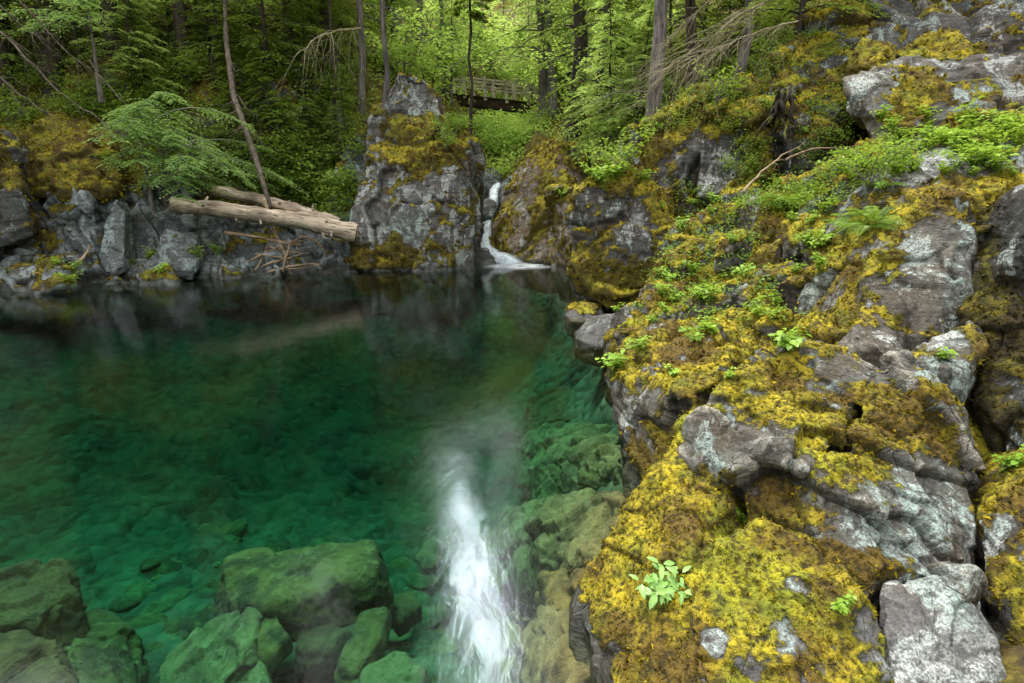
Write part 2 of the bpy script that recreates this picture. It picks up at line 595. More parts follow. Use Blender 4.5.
_A = np.zeros((_nc + 3, _nc + 3))
_A[:_nc, :_nc] = _D - np.eye(_nc) * .15
_A[:_nc, _nc] = 1
_A[:_nc, _nc + 1:] = _c
_A[_nc:, :_nc] = _A[:_nc, _nc:].T
_w = np.linalg.solve(_A, np.concatenate([ctrl[:, 2], np.zeros(3)]))


def ground_base(xy):
    out = np.zeros(len(xy))
    for s in range(0, len(xy), 20000):
        q = xy[s:s + 20000]
        d = np.sqrt(((q[:, None] - _c[None]) ** 2).sum(-1) + .15)
        out[s:s + 20000] = d @ _w[:_nc] + _w[_nc] + q @ _w[_nc + 1:]
    return out


def ground(xy):
    xy = np.atleast_2d(np.asarray(xy, float))
    z = ground_base(xy)
    p = np.column_stack([xy, np.zeros(len(xy))])
    far = np.clip(np.hypot(xy[:, 0], xy[:, 1]) / 15, .35, 2.2)
    above = sstep(-.2, 1.0, z)
    n1 = fbm(p * .55, 4, 3)
    n2 = fbm(p * 2.2, 4, 9)
    f1, f2, cid, cv = voronoi(p * np.array([1.3, 1.3, 1]), 5)
    st = ((cid >> np.uint32(5)) & np.uint32(255)) / 255.0
    z = z + above * (n1 * .55 * far + n2 * .16) + (1 - above) * (n1 * .35 + n2 * .06 + (st - .5) * .22 * sstep(0, .12, f2 - f1))
    return z


xs = np.concatenate([np.linspace(-60, -16, 45)[:-1], np.linspace(-16, 9, 210)[:-1], np.linspace(9, 60, 50)])
ys = np.concatenate([np.linspace(-12, 1, 20)[:-1], np.linspace(1, 27, 215)[:-1], np.linspace(27, 100, 90)])
XX, YY = np.meshgrid(xs, ys)
xy = np.column_stack([XX.ravel(), YY.ravel()])
zz = ground(xy)
nx, ny = len(xs), len(ys)
ii = (np.arange(ny - 1)[:, None] * nx + np.arange(nx - 1)[None]).ravel()
Q = np.stack([ii, ii + 1, ii + nx + 1, ii + nx], 1)


def ground_mat():
    m, nt, out = new_mat('ground_soil')
    b = NB(nt)
    geo = b.n('ShaderNodeNewGeometry')
    pos = geo.outputs['Position']
    z = b.n('ShaderNodeSeparateXYZ')
    b.link(pos, z.inputs[0])
    nz = b.n('ShaderNodeSeparateXYZ')
    b.link(geo.outputs['Normal'], nz.inputs[0])
    n1 = b.noise(pos, 1.1, 5, .6, .5)
    n2 = b.noise(pos, 6, 5, .65)
    soil = b.mix(b.ramp(n2, .3, .7), (.02, .015, .010), (.06, .042, .022))
    rock = b.mix(b.ramp(n2, .3, .7), (.03, .032, .032), (.13, .135, .13))
    c = b.mix(b.ramp(nz.outputs[2], .35, .6), rock, soil)
    mo = moss_colour(b, pos, .7, .5)
    c = b.mix(b.ramp(n1, .36, .52), c, mo)
    # creek bed: pale cobbles under a film of algae
    vc = b.n('ShaderNodeTexVoronoi')
    vc.inputs['Scale'].default_value = 4.2
    wv = b.n('ShaderNodeVectorMath', operation='MULTIPLY_ADD')
    cn = b.n('ShaderNodeTexNoise')
    cn.inputs['Scale'].default_value = 1.6
    b.link(pos, cn.inputs['Vector'])
    b.link(cn.outputs['Color'], wv.inputs[0])
    wv.inputs[1].default_value = (.22, .22, .22)
    b.link(pos, wv.inputs[2])
    b.link(wv.outputs[0], vc.inputs['Vector'])
    cc = b.n('ShaderNodeSeparateColor')
    b.link(vc.outputs['Color'], cc.inputs[0])
    bed = b.mix(cc.outputs[0], (.022, .025, .012), (.13, .14, .085))
    bed = b.mix(b.ramp(vc.outputs['Distance'], .22, .5, 0, .5), bed, (.06, .06, .035))
    bed = b.mix(b.ramp(n1, .35, .65, 0, .5), bed, (.2, .19, .09))
    c = b.mix(b.ramp(z.outputs[2], .12, -.15), c, bed)
    p = b.n('ShaderNodeBsdfPrincipled')
    b.set(p.inputs['Base Color'], c)
    p.inputs['Roughness'].default_value = .9
    p.inputs['Specular IOR Level'].default_value = .2
    bp = b.n('ShaderNodeBump')
    bp.inputs['Strength'].default_value = .8
    bp.inputs['Distance'].default_value = .08
    b.link(b.math('SUBTRACT', n2, b.math('MULTIPLY', vc.outputs['Distance'], b.ramp(z.outputs[2], .12, -.15, 0, 2.2))), bp.inputs['Height'])
    b.link(bp.outputs[0], p.inputs['Normal'])
    b.link(p.outputs[0], out.inputs[0])
    return m


print('terrain', time.time() - T0)

# ------------------------------------------------------------------ rocks
def hull_faces(pts):
    bm = bmesh.new()
    for p in pts:
        bm.verts.new(p)
    r = bmesh.ops.convex_hull(bm, input=bm.verts)
    junk = [e for e in r['geom_interior'] + r['geom_unused'] if isinstance(e, bmesh.types.BMVert)]
    bmesh.ops.delete(bm, geom=list(set(junk)), context='VERTS')
    bm.verts.index_update()
    v = [tuple(x.co) for x in bm.verts]
    f = [[x.index for x in fc.verts] for fc in bm.faces]
    bm.free()
    return v, f


def F(pts, t=1.0, drop=.4, shrink=.85, bdir=(0, 1), sink=0.0):
    """front outline points (pixel, pixel, depth) -> 3-D points plus a back copy pushed away"""
    a = np.array([P(*p) for p in pts])
    c = a.mean(0)
    bd = np.array([bdir[0], bdir[1], 0.0])
    bd /= np.linalg.norm(bd)
    back = c + (a - c) * shrink + bd * t - np.array([0, 0, drop * t])
    o = [a, back]
    if sink:
        low = a[a[:, 2] < c[2]]
        o.append(low - np.array([0, 0, sink]))
        lb = back[back[:, 2] < back[:, 2].mean()]
        o.append(lb - np.array([0, 0, sink]))
    return np.concatenate(o)


ROCKS = []
MOSSQ = []
SIL = []   # outlines of the rocks, so that the ground can be dug out in front of them


def edges_avg(V, E, it, k=.5):
    n = len(V)
    cnt = np.bincount(E.ravel(), minlength=n)[:, None].astype(float)
    for _ in range(it):
        S = np.zeros_like(V)
        for a in range(3):
            S[:, a] = np.bincount(E[:, 0], V[E[:, 1], a], n) + np.bincount(E[:, 1], V[E[:, 0], a], n)
        V = V + k * (S / np.maximum(cnt, 1) - V)
    return V


def get(me, coll, attr, dim, dt=np.float32):
    d = getattr(me, coll)
    a = np.zeros(len(d) * dim, dt)
    d.foreach_get(attr, a)
    return a.reshape(-1, dim) if dim > 1 else a


def rock(name, label, hulls, mat='rock_near', vox=.03, rnd=4, blk=.7, amp=.10, fine=.03, moss=0.0, up=.75, mt=.03, seed=None,
         aniso=(1, 1, 1), spots=(), cat='rock', group=None, tuft=1.0, tmat=None, rot=None, maxmoss=1.0, mfreq=1.0, parent=None, lump=1.0):
    if tuft > 0:
        for h in hulls:
            SIL.append(np.asarray(h))
    seed = seed if seed is not None else len(ROCKS) * 13 + 5
    vs, fs = [], []
    for h in hulls:
        v, f = hull_faces(h)
        fs += [[i + len(vs) for i in q] for q in f]
        vs += v
    me = bpy.data.meshes.new('tmp')
    me.from_pydata(vs, [], fs)
    o = bpy.data.objects.new('tmp', me)
    COL.objects.link(o)
    md = o.modifiers.new('r', 'REMESH')
    md.mode = 'VOXEL'
    md.voxel_size = vox
    dg = bpy.context.evaluated_depsgraph_get()
    m2 = bpy.data.meshes.new_from_object(o.evaluated_get(dg))
    bpy.data.objects.remove(o)
    bpy.data.meshes.remove(me)
    V = get(m2, 'vertices', 'co', 3).astype(float)
    E = get(m2, 'edges', 'vertices', 2, np.int32)
    V = edges_avg(V, E, rnd)
    m2.vertices.foreach_set('co', V.astype(np.float32).ravel())
    m2.update()
    N = get(m2, 'vertex_normals', 'vector', 3).astype(float)
    N = norm(edges_avg(N, E, 3))
    # fractured blocks
    an = np.array(aniso, float)
    q = V
    if rot is not None:
        cr, sr = math.cos(rot), math.sin(rot)
        q = np.column_stack([V[:, 0] * cr + V[:, 2] * sr, V[:, 1], -V[:, 0] * sr + V[:, 2] * cr])
    wp = q + .25 * blk * np.column_stack([perlin(q / blk * 1.2 + 5, seed), perlin(q / blk * 1.2 + 31, seed + 1), perlin(q / blk * 1.2 + 77, seed + 2)])
    d = np.zeros(len(V))
    cav = np.zeros(len(V))
    for sc, a in ((blk, amp), (blk * .42, amp * .34), (blk * .17, amp * .07)):
        if sc < vox * 2:
            continue
        f1, f2, cid, cv = voronoi(wp / sc * an, seed)
        h1 = ((cid >> np.uint32(3)) & np.uint32(255)) / 255.0 - .5
        t = np.stack([((cid >> np.uint32(k)) & np.uint32(63)) / 63.0 - .5 for k in (1, 9, 17)], 1)
        edge = f2 - f1
        d += a * (h1 * .9 + (t * cv).sum(1) * 2.0)
        d -= a * .28 * np.exp(-(edge / .035) ** 2)
        cav = np.maximum(cav, np.exp(-(edge / .05) ** 2) * (.7 if sc > blk * .3 else .35))
    d += fine * .45 * fbm(V / blk * 2.6, 5, seed + 4, .5)
    d += amp * .6 * fbm(V / blk * .7, 2, seed + 6)
    d -= d.mean() + mt * .3
    V = edges_avg(V + N * d[:, None], E, 1, .6)
    m2.vertices.foreach_set('co', V.astype(np.float32).ravel())
    m2.update()
    N = get(m2, 'vertex_normals', 'vector', 3).astype(float)
    Ns = norm(edges_avg(N, E, 6))
    Vs = edges_avg(V, E, 10)
    conc = ((Vs - V) * Ns).sum(1) / vox
    ridge = sstep(.35, 1.6, -conc)
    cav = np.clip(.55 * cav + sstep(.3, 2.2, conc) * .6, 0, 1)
    # moss: likes tops, hollows and shade, patchy
    w = up * Ns[:, 2] + moss + 1.0 * fbm(V * .9 * mfreq, 3, 101) + .65 * fbm(V * 4.0 * mfreq, 3, 103) + .40 * fbm(V * 13.0, 3, 107) + .35 * cav - .25 * ridge
    for px, py, Y, r_, s in spots:
        w += s * np.exp(-((V - P(px, py, Y)) ** 2).sum(1) / r_ ** 2)
    w -= 3 * sstep(.12, -.03, V[:, 2])
    mk = sstep(.10, .85, w) * maxmoss
    mk = np.clip(mk, 0, 1)
    clump = billow(V / (vox * 4.2), 2, 56)
    V = V + Ns * (mk * (mt * .5 + mt * .75 * lump * fbm(V / max(mt * 7, vox * 4), 3, 55) + vox * 1.0 * (clump - .3)))[:, None]
    base = np.array([V[:, 0].mean(), V[:, 1].mean(), V[:, 2].min()])
    m2.vertices.foreach_set('co', (V - base).astype(np.float32).ravel())
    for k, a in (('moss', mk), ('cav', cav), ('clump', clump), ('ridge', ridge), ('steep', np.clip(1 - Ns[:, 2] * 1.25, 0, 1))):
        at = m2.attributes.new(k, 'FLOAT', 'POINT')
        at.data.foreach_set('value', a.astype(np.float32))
    m2.materials.clear()
    m2.materials.append(M[mat])
    m2.shade_smooth()
    m2.update()
    m2.name = name
    ob = add_obj(name, m2, None, base)
    tag(ob, label, cat, group)
    ROCKS.append(ob)
    if tuft > 0:
        MOSSQ.append((ob, m2, base, mk, tuft, tmat or M['moss'], vox))
    return ob


def grow_moss(ob, me, base, mk, dens, mat, vox):
    me.calc_loop_triangles()
    T = get(me, 'loop_triangles', 'vertices', 3, np.int32)
    V = get(me, 'vertices', 'co', 3).astype(float) + base
    N = get(me, 'vertex_normals', 'vector', 3).astype(float)
    a, b_, c = V[T[:, 0]], V[T[:, 1]], V[T[:, 2]]
    cr = np.cross(b_ - a, c - a)
    area = .5 * np.linalg.norm(cr, axis=1)
    ctr = (a + b_ + c) / 3
    view = norm(CAM - ctr)
    fn = norm(cr)
    m = mk[T].mean(1)
    dist = np.linalg.norm(ctr - CAM, axis=1)
    inview = np.ones(len(T), bool)
    q = ctr - CAM
    fz = q[:, 1] * CT - q[:, 2] * ST
    px = 512 + FPX * q[:, 0] / np.maximum(fz, .1)
    py = 341.5 - FPX * (q[:, 1] * ST + q[:, 2] * CT) / np.maximum(fz, .1)
    inview = (fz > .2) & (px > -120) & (px < 1150) & (py > -120) & (py < 800)
    face = (fn * view).sum(1) > -.25
    L0 = np.clip(dist * .0056, .013, .09)
    rate = area * np.where((m > .12) & inview & face, m ** 1.5, 0) * dens * .75 / (L0 ** 2)
    tot = rate.sum()
    if tot < 20:
        return
    n = int(min(tot, 170000))
    idx = np.searchsorted(np.cumsum(rate) / tot, rng.random(n))
    idx = np.clip(idx, 0, len(T) - 1)
    r1, r2 = np.sqrt(rng.random(n)), rng.random(n)
    w0, w1, w2 = 1 - r1, r1 * (1 - r2), r1 * r2
    p = a[idx] * w0[:, None] + b_[idx] * w1[:, None] + c[idx] * w2[:, None]
    nn = norm(N[T[idx, 0]] * w0[:, None] + N[T[idx, 1]] * w1[:, None] + N[T[idx, 2]] * w2[:, None])
    L = L0[idx] * rng.uniform(.6, 1.7, n)
    d = norm(nn + rng.normal(0, .65, (n, 3)) + np.array([0, 0, .1]))
    side = norm(np.cross(d, rng.normal(0, 1, (n, 3))))
    wd = (L * rng.uniform(.2, .42, n))[:, None]
    p = p - nn * (L * .15)[:, None]
    tip = p + d * L[:, None] - np.array([0, 0, 1.0]) * (L * .18)[:, None]
    VV = np.stack([p - side * wd, p + side * wd, tip], 1).reshape(-1, 3)
    rr = np.repeat(np.clip(.5 + .9 * perlin(p * 9, 3) + rng.normal(0, .22, n), 0, 1), 3)
    stp = np.repeat(np.clip(1 - nn[:, 2] * 1.25, 0, 1), 3)
    cl = np.repeat(billow(p / (vox * 4.2), 2, 56), 3)
    tp = np.tile([0.1, 0.1, 1.0], n)
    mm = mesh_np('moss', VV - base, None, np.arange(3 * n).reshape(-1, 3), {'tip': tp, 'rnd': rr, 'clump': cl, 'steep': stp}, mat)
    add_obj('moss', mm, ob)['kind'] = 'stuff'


RB = (.7, .8)
# ---- foreground crag
rock('rock_crag', 'large grey foreground crag with jagged ridge and ochre moss in its hollows', [
    F([(702, 405, 3.75), (722, 378, 4.0), (760, 345, 4.3), (800, 350, 4.25), (770, 420, 3.75), (735, 470, 3.45), (700, 440, 3.65)], 1.2, .4, .9, RB, .6),
    F([(755, 348, 4.35), (795, 338, 4.5), (835, 345, 4.4), (880, 362, 4.1), (845, 420, 3.65), (800, 470, 3.3), (745, 490, 3.4), (720, 430, 3.7)], 1.2, .5, .9, RB, .5),
    F([(870, 372, 4.05), (905, 352, 4.3), (930, 372, 4.15), (968, 450, 3.7), (985, 520, 3.3), (960, 585, 2.9), (880, 565, 2.9), (840, 470, 3.3)], 1.2, .4, .9, RB, .6),
    F([(735, 470, 3.45), (840, 460, 3.35), (890, 560, 2.9), (860, 620, 2.7), (790, 580, 2.95), (740, 520, 3.25)], .9, .5, .9, RB, .4),
], 'rock_near', .013, 1, .62, .11, .035, .27, .5, .024, aniso=(1.25, 1.0, .75), rot=.5,
    spots=[(740, 350, 4.3, .22, -.8), (745, 440, 3.5, .22, -1.6), (790, 470, 3.3, .2, -1.0), (870, 370, 4.0, .18, -.9), (800, 345, 4.4, .2, -.5),
           (900, 420, 3.8, .28, 1.2), (780, 380, 4.1, .16, .9), (920, 500, 3.4, .25, -1.4), (860, 520, 3.1, .22, -.6), (735, 480, 3.3, .16, .8), (880, 395, 3.9, .2, .8)])
rock('rock_slab', 'white lichen crusted rock sloping out of the bottom right corner', [
    F([(882, 582, 2.85), (935, 575, 2.9), (975, 600, 2.8), (1005, 645, 2.55), (1035, 730, 2.25), (905, 730, 2.15), (885, 640, 2.5)], .8, .5, .9, RB, .4),
], 'rock_pale', .013, 6, .5, .05, .03, -.55, .35, .022, spots=[(900, 690, 2.2, .22, 1.6), (960, 620, 2.6, .3, -1.2), (1010, 700, 2.3, .2, .6)])
rock('boulder', 'rounded boulder under thick ochre moss at bottom centre right', [
    F([(693, 575, 2.75), (715, 540, 2.95), (755, 522, 3.05), (800, 540, 2.95), (840, 575, 2.8), (862, 640, 2.55), (905, 730, 2.15), (715, 740, 2.05), (690, 650, 2.4)], .8, .3, .9, RB, .4),
], 'rock_pale', .0135, 12, .5, .05, .025, .62, .5, .03, spots=[(718, 585, 2.65, .05, -2.6), (792, 590, 2.7, .06, -2.6), (714, 640, 2.45, .05, -2.4), (755, 528, 2.95, .06, -2)])
rock('rock_buttress', 'moss draped rock skirt dropping to the water below the green seedling', [
    F([(690, 415, 3.85), (716, 470, 3.5), (722, 540, 3.1), (715, 640, 2.6), (700, 740, 2.1), (612, 740, 2.25), (585, 650, 2.85), (572, 598, 3.25), (598, 560, 3.5), (640, 510, 3.75)], 1.1, .1, .9, RB, .9),
    F([(690, 440, 3.8), (660, 500, 3.7), (620, 540, 3.55), (585, 590, 3.3), (600, 640, 3.0)], .8, .1, .9, RB, .9),
], 'rock_near', .014, 10, .5, .05, .025, 1.0, .15, .03, spots=[(612, 650, 2.7, .06, -2.2), (592, 560, 3.5, .10, -1.8)])
rock('rock_overhang', 'undercut mossy rock standing in the pool with dark hollow facing the water', [
    F([(607, 368, 5.9), (625, 345, 6.1), (655, 325, 6.2), (700, 325, 6.0), (735, 345, 5.2), (712, 385, 4.4), (680, 400, 4.25), (640, 392, 5.0), (615, 400, 5.5)], 1.0, .4, .9, RB, .25),
    F([(618, 400, 5.6), (640, 385, 5.2), (690, 395, 4.3), (700, 440, 3.95), (672, 470, 4.1), (640, 430, 5.0)], .9, .4, .9, RB, .3),
    F([(626, 400, 6.1), (676, 420, 5.2), (672, 500, 4.8), (650, 520, 4.7), (624, 522, 5.0), (620, 470, 5.4)], .7, .1, .9, RB, .6),
    F([(606, 375, 5.9), (640, 380, 5.4), (640, 425, 5.1), (622, 425, 5.2)], .5, .2, .9, RB, .1),
], 'rock_near', .018, 5, .5, .085, .03, .22, 1.0, .035, spots=[(630, 420, 5.3, .35, -1.1), (645, 480, 4.9, .4, .3), (745, 340, 5.0, .25, -1.0)])
# ---- big slabs on the right
rock('rock_slab', 'grey pointed slab with bare face and moss streaks, largest rock on the right', [
    F([(905, 196, 5.6), (935, 186, 5.7), (968, 200, 5.4), (975, 250, 5.0), (970, 318, 4.8), (930, 336, 4.7), (872, 328, 4.9), (862, 280, 5.2)], 1.3, .4, .9, RB, .6),
    F([(900, 200, 5.7), (880, 250, 5.5), (872, 325, 4.95), (800, 345, 5.2), (785, 335, 5.5), (835, 285, 5.7)], 1.0, .4, .9, RB, .5),
], 'rock_near', .02, 3, .9, .08, .03, -.08, .6, .028, rot=.4, aniso=(1.2, 1, .8),
    spots=[(890, 235, 5.4, .25, 1.0), (900, 270, 5.2, .18, .8), (940, 280, 4.9, .35, -1.0), (850, 290, 5.5, .2, .9), (800, 335, 5.3, .3, .8), (930, 230, 5.2, .3, -.8), (950, 190, 5.6, .3, .8)])
rock('rock_slab', 'dark leaning slab with mossy edge tucked behind the big pointed slab', [
    F([(866, 178, 7.0), (890, 168, 7.0), (935, 176, 6.7), (905, 205, 6.2), (862, 262, 6.2), (820, 280, 6.3), (806, 272, 6.6), (822, 232, 6.9), (845, 215, 7.0)], 1.1, .5, .9, RB, .5),
], 'rock_near', .025, 5, .6, .06, .03, -.12, .6, .03, spots=[(815, 255, 6.6, .35, 1.5), (885, 175, 6.9, .3, -.9), (850, 235, 6.6, .3, -.8)])
rock('rock_slab', 'pale flat topped slab at right edge above the pointed slab', [
    F([(905, 158, 7.2), (940, 142, 7.4), (1000, 133, 7.2), (1060, 128, 7.0), (1060, 210, 5.8), (985, 205, 6.1), (940, 190, 6.5), (912, 176, 6.8)], 1.4, .3, .9, RB, .5),
], 'rock_pale', .027, 4, .6, .07, .03, -.3, .6, .03, spots=[(985, 190, 6.2, .45, 1.1), (960, 165, 6.8, .3, -.7)])
rock('rock_wall', 'dark shaggy moss wall at right edge under the slabs', [
    F([(962, 225, 5.3), (985, 200, 5.4), (1070, 190, 4.9), (1080, 480, 3.6), (1000, 470, 4.0), (980, 400, 4.35), (966, 330, 4.75)], 1.0, .1, .9, RB, .6),
    F([(978, 205, 5.5), (1010, 190, 5.3), (1070, 185, 4.7), (1075, 260, 4.4), (1000, 255, 4.75)], 1.0, .1, .9, RB, .2),
], 'rock_shade', .018, 4, .6, .12, .04, .55, .3, .045, tmat=M['moss_shade'], spots=[(1015, 235, 4.8, .3, -.9), (1000, 300, 4.7, .3, .3)])
rock('boulder', 'green mossy boulder at right edge beside the white lichen rock', [
    F([(978, 490, 3.6), (1000, 470, 3.6), (1060, 455, 3.4), (1080, 660, 2.5), (1020, 640, 2.7), (992, 590, 3.0)], .8, .2, .9, RB, .5),
], 'rock_mid', .017, 10, .5, .06, .03, 1.0, .3, .04)
rock('boulder', 'small grey wedge of stone at the foot of the big pointed slab', [
    F([(832, 345, 4.75), (848, 325, 4.9), (868, 299, 5.1), (882, 308, 5.0), (906, 338, 4.75), (905, 350, 4.6), (850, 352, 4.55)], .6, .4, .9, RB, .3),
], 'rock_near', .018, 2, .4, .03, .02, -.5, .5, .02)
rock('boulder', 'flat grey stone shelf right of the small wedge stone', [
    F([(905, 352, 4.5), (935, 333, 4.65), (972, 322, 4.7), (985, 345, 4.5), (960, 375, 4.25), (915, 368, 4.3)], .6, .4, .9, RB, .4),
], 'rock_near', .018, 4, .4, .04, .02, .1, .5, .03, spots=[(960, 330, 4.6, .2, -.8)])
# ---- mossy mounds of the right bank
mounds = [
    ('yellow mossed hump at the water edge above the small grey wet stone', [(612, 328, 9.0), (626, 298, 9.3), (646, 284, 9.4), (682, 287, 9.0), (700, 305, 8.2), (690, 345, 7.2), (640, 350, 7.4), (612, 348, 8.4)], .62),
    ('long mossy hump with grey stone nose between the yellow hump and the slabs', [(668, 285, 9.6), (690, 252, 10.0), (722, 238, 10.2), (760, 240, 9.8), (775, 275, 8.8), (740, 300, 8.0), (690, 305, 8.4)], .42),
    ('low mossy ridge in shade under the streaked bluff', [(688, 236, 11.6), (715, 210, 12.0), (745, 200, 12.0), (765, 215, 11.4), (750, 240, 10.8), (700, 250, 11.0)], .5),
    ('mossy rock with pale pointed tip on the green slope', [(752, 232, 10.0), (772, 190, 10.4), (788, 168, 10.6), (815, 175, 10.4), (835, 205, 9.6), (830, 240, 9.0), (780, 250, 9.0)], .35),
    ('grey and ochre hump in the middle of the slope left of the leaning slab', [(738, 300, 7.6), (755, 275, 8.0), (790, 265, 7.8), (815, 285, 7.2), (812, 318, 6.6), (770, 325, 6.6), (742, 318, 7.0)], .12),
    ('small moss tuffet beside the leaning slab', [(808, 225, 8.2), (822, 205, 8.4), (842, 200, 8.2), (852, 218, 7.9), (840, 240, 7.6), (815, 243, 7.7)], .3),
    ('wide mossy shoulder between the undercut rock and the crag ridge', [(648, 345, 7.0), (680, 320, 7.4), (740, 310, 7.0), (790, 325, 6.2), (800, 345, 5.4), (745, 362, 4.9), (700, 375, 5.0), (660, 365, 6.0)], .45),
    ('bright yellow moss cushion at upper right below the flat ledge', [(925, 140, 8.6), (935, 120, 8.9), (965, 110, 9.0), (1005, 115, 8.8), (1010, 135, 8.3), (970, 148, 8.0)], 1.1),
    ('moss cushion cut off by the right edge of the photo', [(985, 130, 8.2), (1005, 108, 8.5), (1060, 98, 8.5), (1070, 130, 7.8), (1010, 140, 7.8)], 1.0),
    ('mossy knoll on the slope under the flat ledge', [(850, 165, 9.6), (862, 140, 10.0), (895, 128, 10.0), (915, 145, 9.6), (905, 170, 9.0), (870, 178, 9.0)], .35),
]
for lab, pts, mb in mounds:
    Ym = np.mean([p[2] for p in pts])
    pts = [(x, y, Ym + (Y - Ym) * .6) for x, y, Y in pts]
    rock('mossy_mound', lab, [F(pts, 1.2, .35, .85, RB, .8)], 'rock_near', max(.023, Ym * .0032), 6, .7, .12, .05, mb - .22, 1.0, .05, cat='mound', mfreq=1.1)
HUMPS = []
r3 = np.random.default_rng(12)
for k, (px, py, Y, sz) in enumerate([(655, 300, 8.9, .5), (700, 262, 9.6, .6), (735, 252, 9.3, .45), (690, 320, 7.2, .4), (745, 290, 8.0, .5), (668, 268, 9.9, .45), (725, 318, 6.7, .35), (770, 262, 8.4, .4),
                                     (800, 238, 8.6, .45), (828, 188, 9.3, .5), (760, 212, 10.4, .55), (800, 290, 7.0, .35), (720, 225, 11.2, .6), (690, 240, 11.0, .5), (840, 165, 9.8, .45), (775, 330, 5.9, .3),
                                     (650, 335, 7.4, .4), (625, 320, 8.7, .4), (735, 200, 12.0, .5), (870, 160, 9.6, .4)]):
    c = P(px, py, Y)
    v = norm(r3.normal(0, 1, (13, 3))) * np.array([1.15, .9, .75]) * sz * r3.uniform(.75, 1.1, (13, 1))
    v[:, 2] = np.maximum(v[:, 2], -.45 * sz) + .25 * v[:, 0]
    h = c + v
    o = rock('mossy_hump', '', [np.concatenate([h, h[:4] - np.array([0, 0, .5])])], 'rock_near', max(.02, Y * .0032), 5, .5, .06, .04, r3.uniform(-.15, .25), 1.0, .045, cat='mound',
             group='small mossy humps on the right slope', mfreq=1.2)
    HUMPS.append((o, c))
# ---- bluffs further back
rock('rock_bluff', 'dark grey bluff with yellow moss crown standing in the pool at centre right', [
    F([(588, 190, 13.2), (600, 178, 13.4), (614, 172, 13.5), (640, 182, 13.1), (655, 180, 12.9), (668, 232, 12.3), (660, 290, 12.0), (622, 298, 12.2), (592, 292, 12.6), (568, 262, 13.0), (564, 215, 13.3)], 2.4, .2, .9, RB, 0),
    F([(570, 262, 13.2), (600, 285, 12.5), (640, 280, 12.2), (655, 285, 12.0), (650, 306, 12.4), (615, 312, 12.6), (580, 302, 13.2)], 1.6, .2, .9, RB, .8),
], 'rock_mid', .04, 3, 1.3, .20, .07, .70, 1.0, .07, spots=[(600, 185, 14.2, 1.0, .8), (640, 235, 12.7, .7, -1.1), (585, 245, 13.3, .5, -.8), (595, 285, 12.3, .8, .6), (610, 230, 13.2, .5, .5), (640, 290, 11.8, .7, .5)])
rock('rock_bluff', 'tall bluff with white streaked crack behind the moss crowned bluff', [
    F([(628, 150, 14.6), (640, 122, 14.8), (668, 108, 14.8), (700, 98, 14.6), (735, 95, 14.3), (765, 105, 13.9), (765, 190, 13.2), (730, 215, 13.2), (680, 225, 13.6), (655, 200, 14.0), (630, 178, 14.4)], 2.4, .2, .9, RB, .8),
    F([(640, 128, 15.2), (690, 90, 15.4), (740, 75, 15.2), (775, 85, 14.8), (770, 120, 14.2), (690, 130, 14.6)], 2.4, .2, .9, RB, .8),
], 'rock_mid', .045, 2, 1.0, .28, .08, .70, .7, .07, spots=[(714, 160, 13.9, .5, -2.0), (714, 190, 13.5, .4, -1.6), (690, 135, 14.7, .4, -1.0), (655, 150, 15.3, .6, .3)], aniso=(1.3, 1.3, .7))
rock('rock_bluff', 'mossy broken bluff rising at top centre right behind bare twigs', [
    F([(760, 120, 14.2), (775, 60, 14.8), (800, 25, 15.2), (840, -5, 15.6), (870, 20, 15.0), (860, 80, 14.0), (835, 125, 13.2), (790, 150, 13.2)], 2.4, .2, .9, RB, .8),
], 'rock_mid', .05, 4, 1.0, .2, .07, .35, .8, .07)
rock('rock_cliff', 'dark grey cliff with white lichen streaks filling the top right corner', [
    F([(815, 20, 15.4), (850, -30, 16.0), (1100, -60, 15.0), (1100, 60, 12.6), (960, 60, 13.0), (860, 75, 13.8)], 2.0, 0, .95, RB, 1),
], 'rock_mid', .05, 2, 1.3, .34, .10, -.25, .7, .06, aniso=(1.3, 1.3, .6), cat='cliff')
rock('rock_ledge', 'flat topped ledge of rock jutting out at upper right under the moss capped stone', [
    F([(842, 78, 10.8), (900, 56, 11.4), (1070, 52, 10.6), (1075, 100, 9.8), (1000, 100, 10.2), (930, 108, 10.2), (880, 125, 10.0), (855, 95, 10.5)], 1.6, .1, .92, RB, .4),
], 'rock_near', .035, 3, .8, .10, .05, -.2, .4, .05, spots=[(905, 92, 10.4, .6, 1.0), (1000, 80, 10.2, .6, .5), (960, 62, 10.9, .8, -.7)], cat='rock ledge')
rock('boulder', 'moss capped angular stone lying on the flat ledge at upper right', [
    F([(896, 55, 11.6), (925, 34, 11.8), (953, 28, 11.8), (980, 50, 11.3), (975, 62, 11.0), (910, 62, 11.2)], .8, .2, .85, RB, 0),
], 'rock_mid', .035, 3, .6, .04, .02, .75, .6, .04)
rock('boulder', 'low rounded brown mossy stone on slope left of the flat ledge', [
    F([(845, 60, 12.4), (862, 38, 12.6), (890, 42, 12.4), (905, 60, 12.0), (870, 75, 11.8)], .8, .2, .85, RB, .3),
], 'rock_mid', .04, 6, .6, .05, .02, .7, .5, .05)
# ---- small stones at the water's edge
rock('boulder', 'smooth grey wet stone at the water edge below the moss crowned bluff', [
    F([(574, 330, 10.6), (590, 314, 10.9), (615, 314, 10.6), (622, 338, 9.8), (600, 346, 9.7), (578, 341, 10.0)], .9, .2, .85, RB, .4)], 'rock_mid', .025, 40, .5, .05, .03, -.9, .3, .02)
rock('boulder', 'green mossy stone at water level tucked under the moss crowned bluff', [
    F([(562, 312, 12.2), (570, 302, 12.6), (590, 303, 12.3), (595, 318, 11.7), (570, 321, 11.7)], .7, .2, .85, RB, .4)], 'rock_mid', .028, 36, .5, .05, .03, .9, .5, .04)
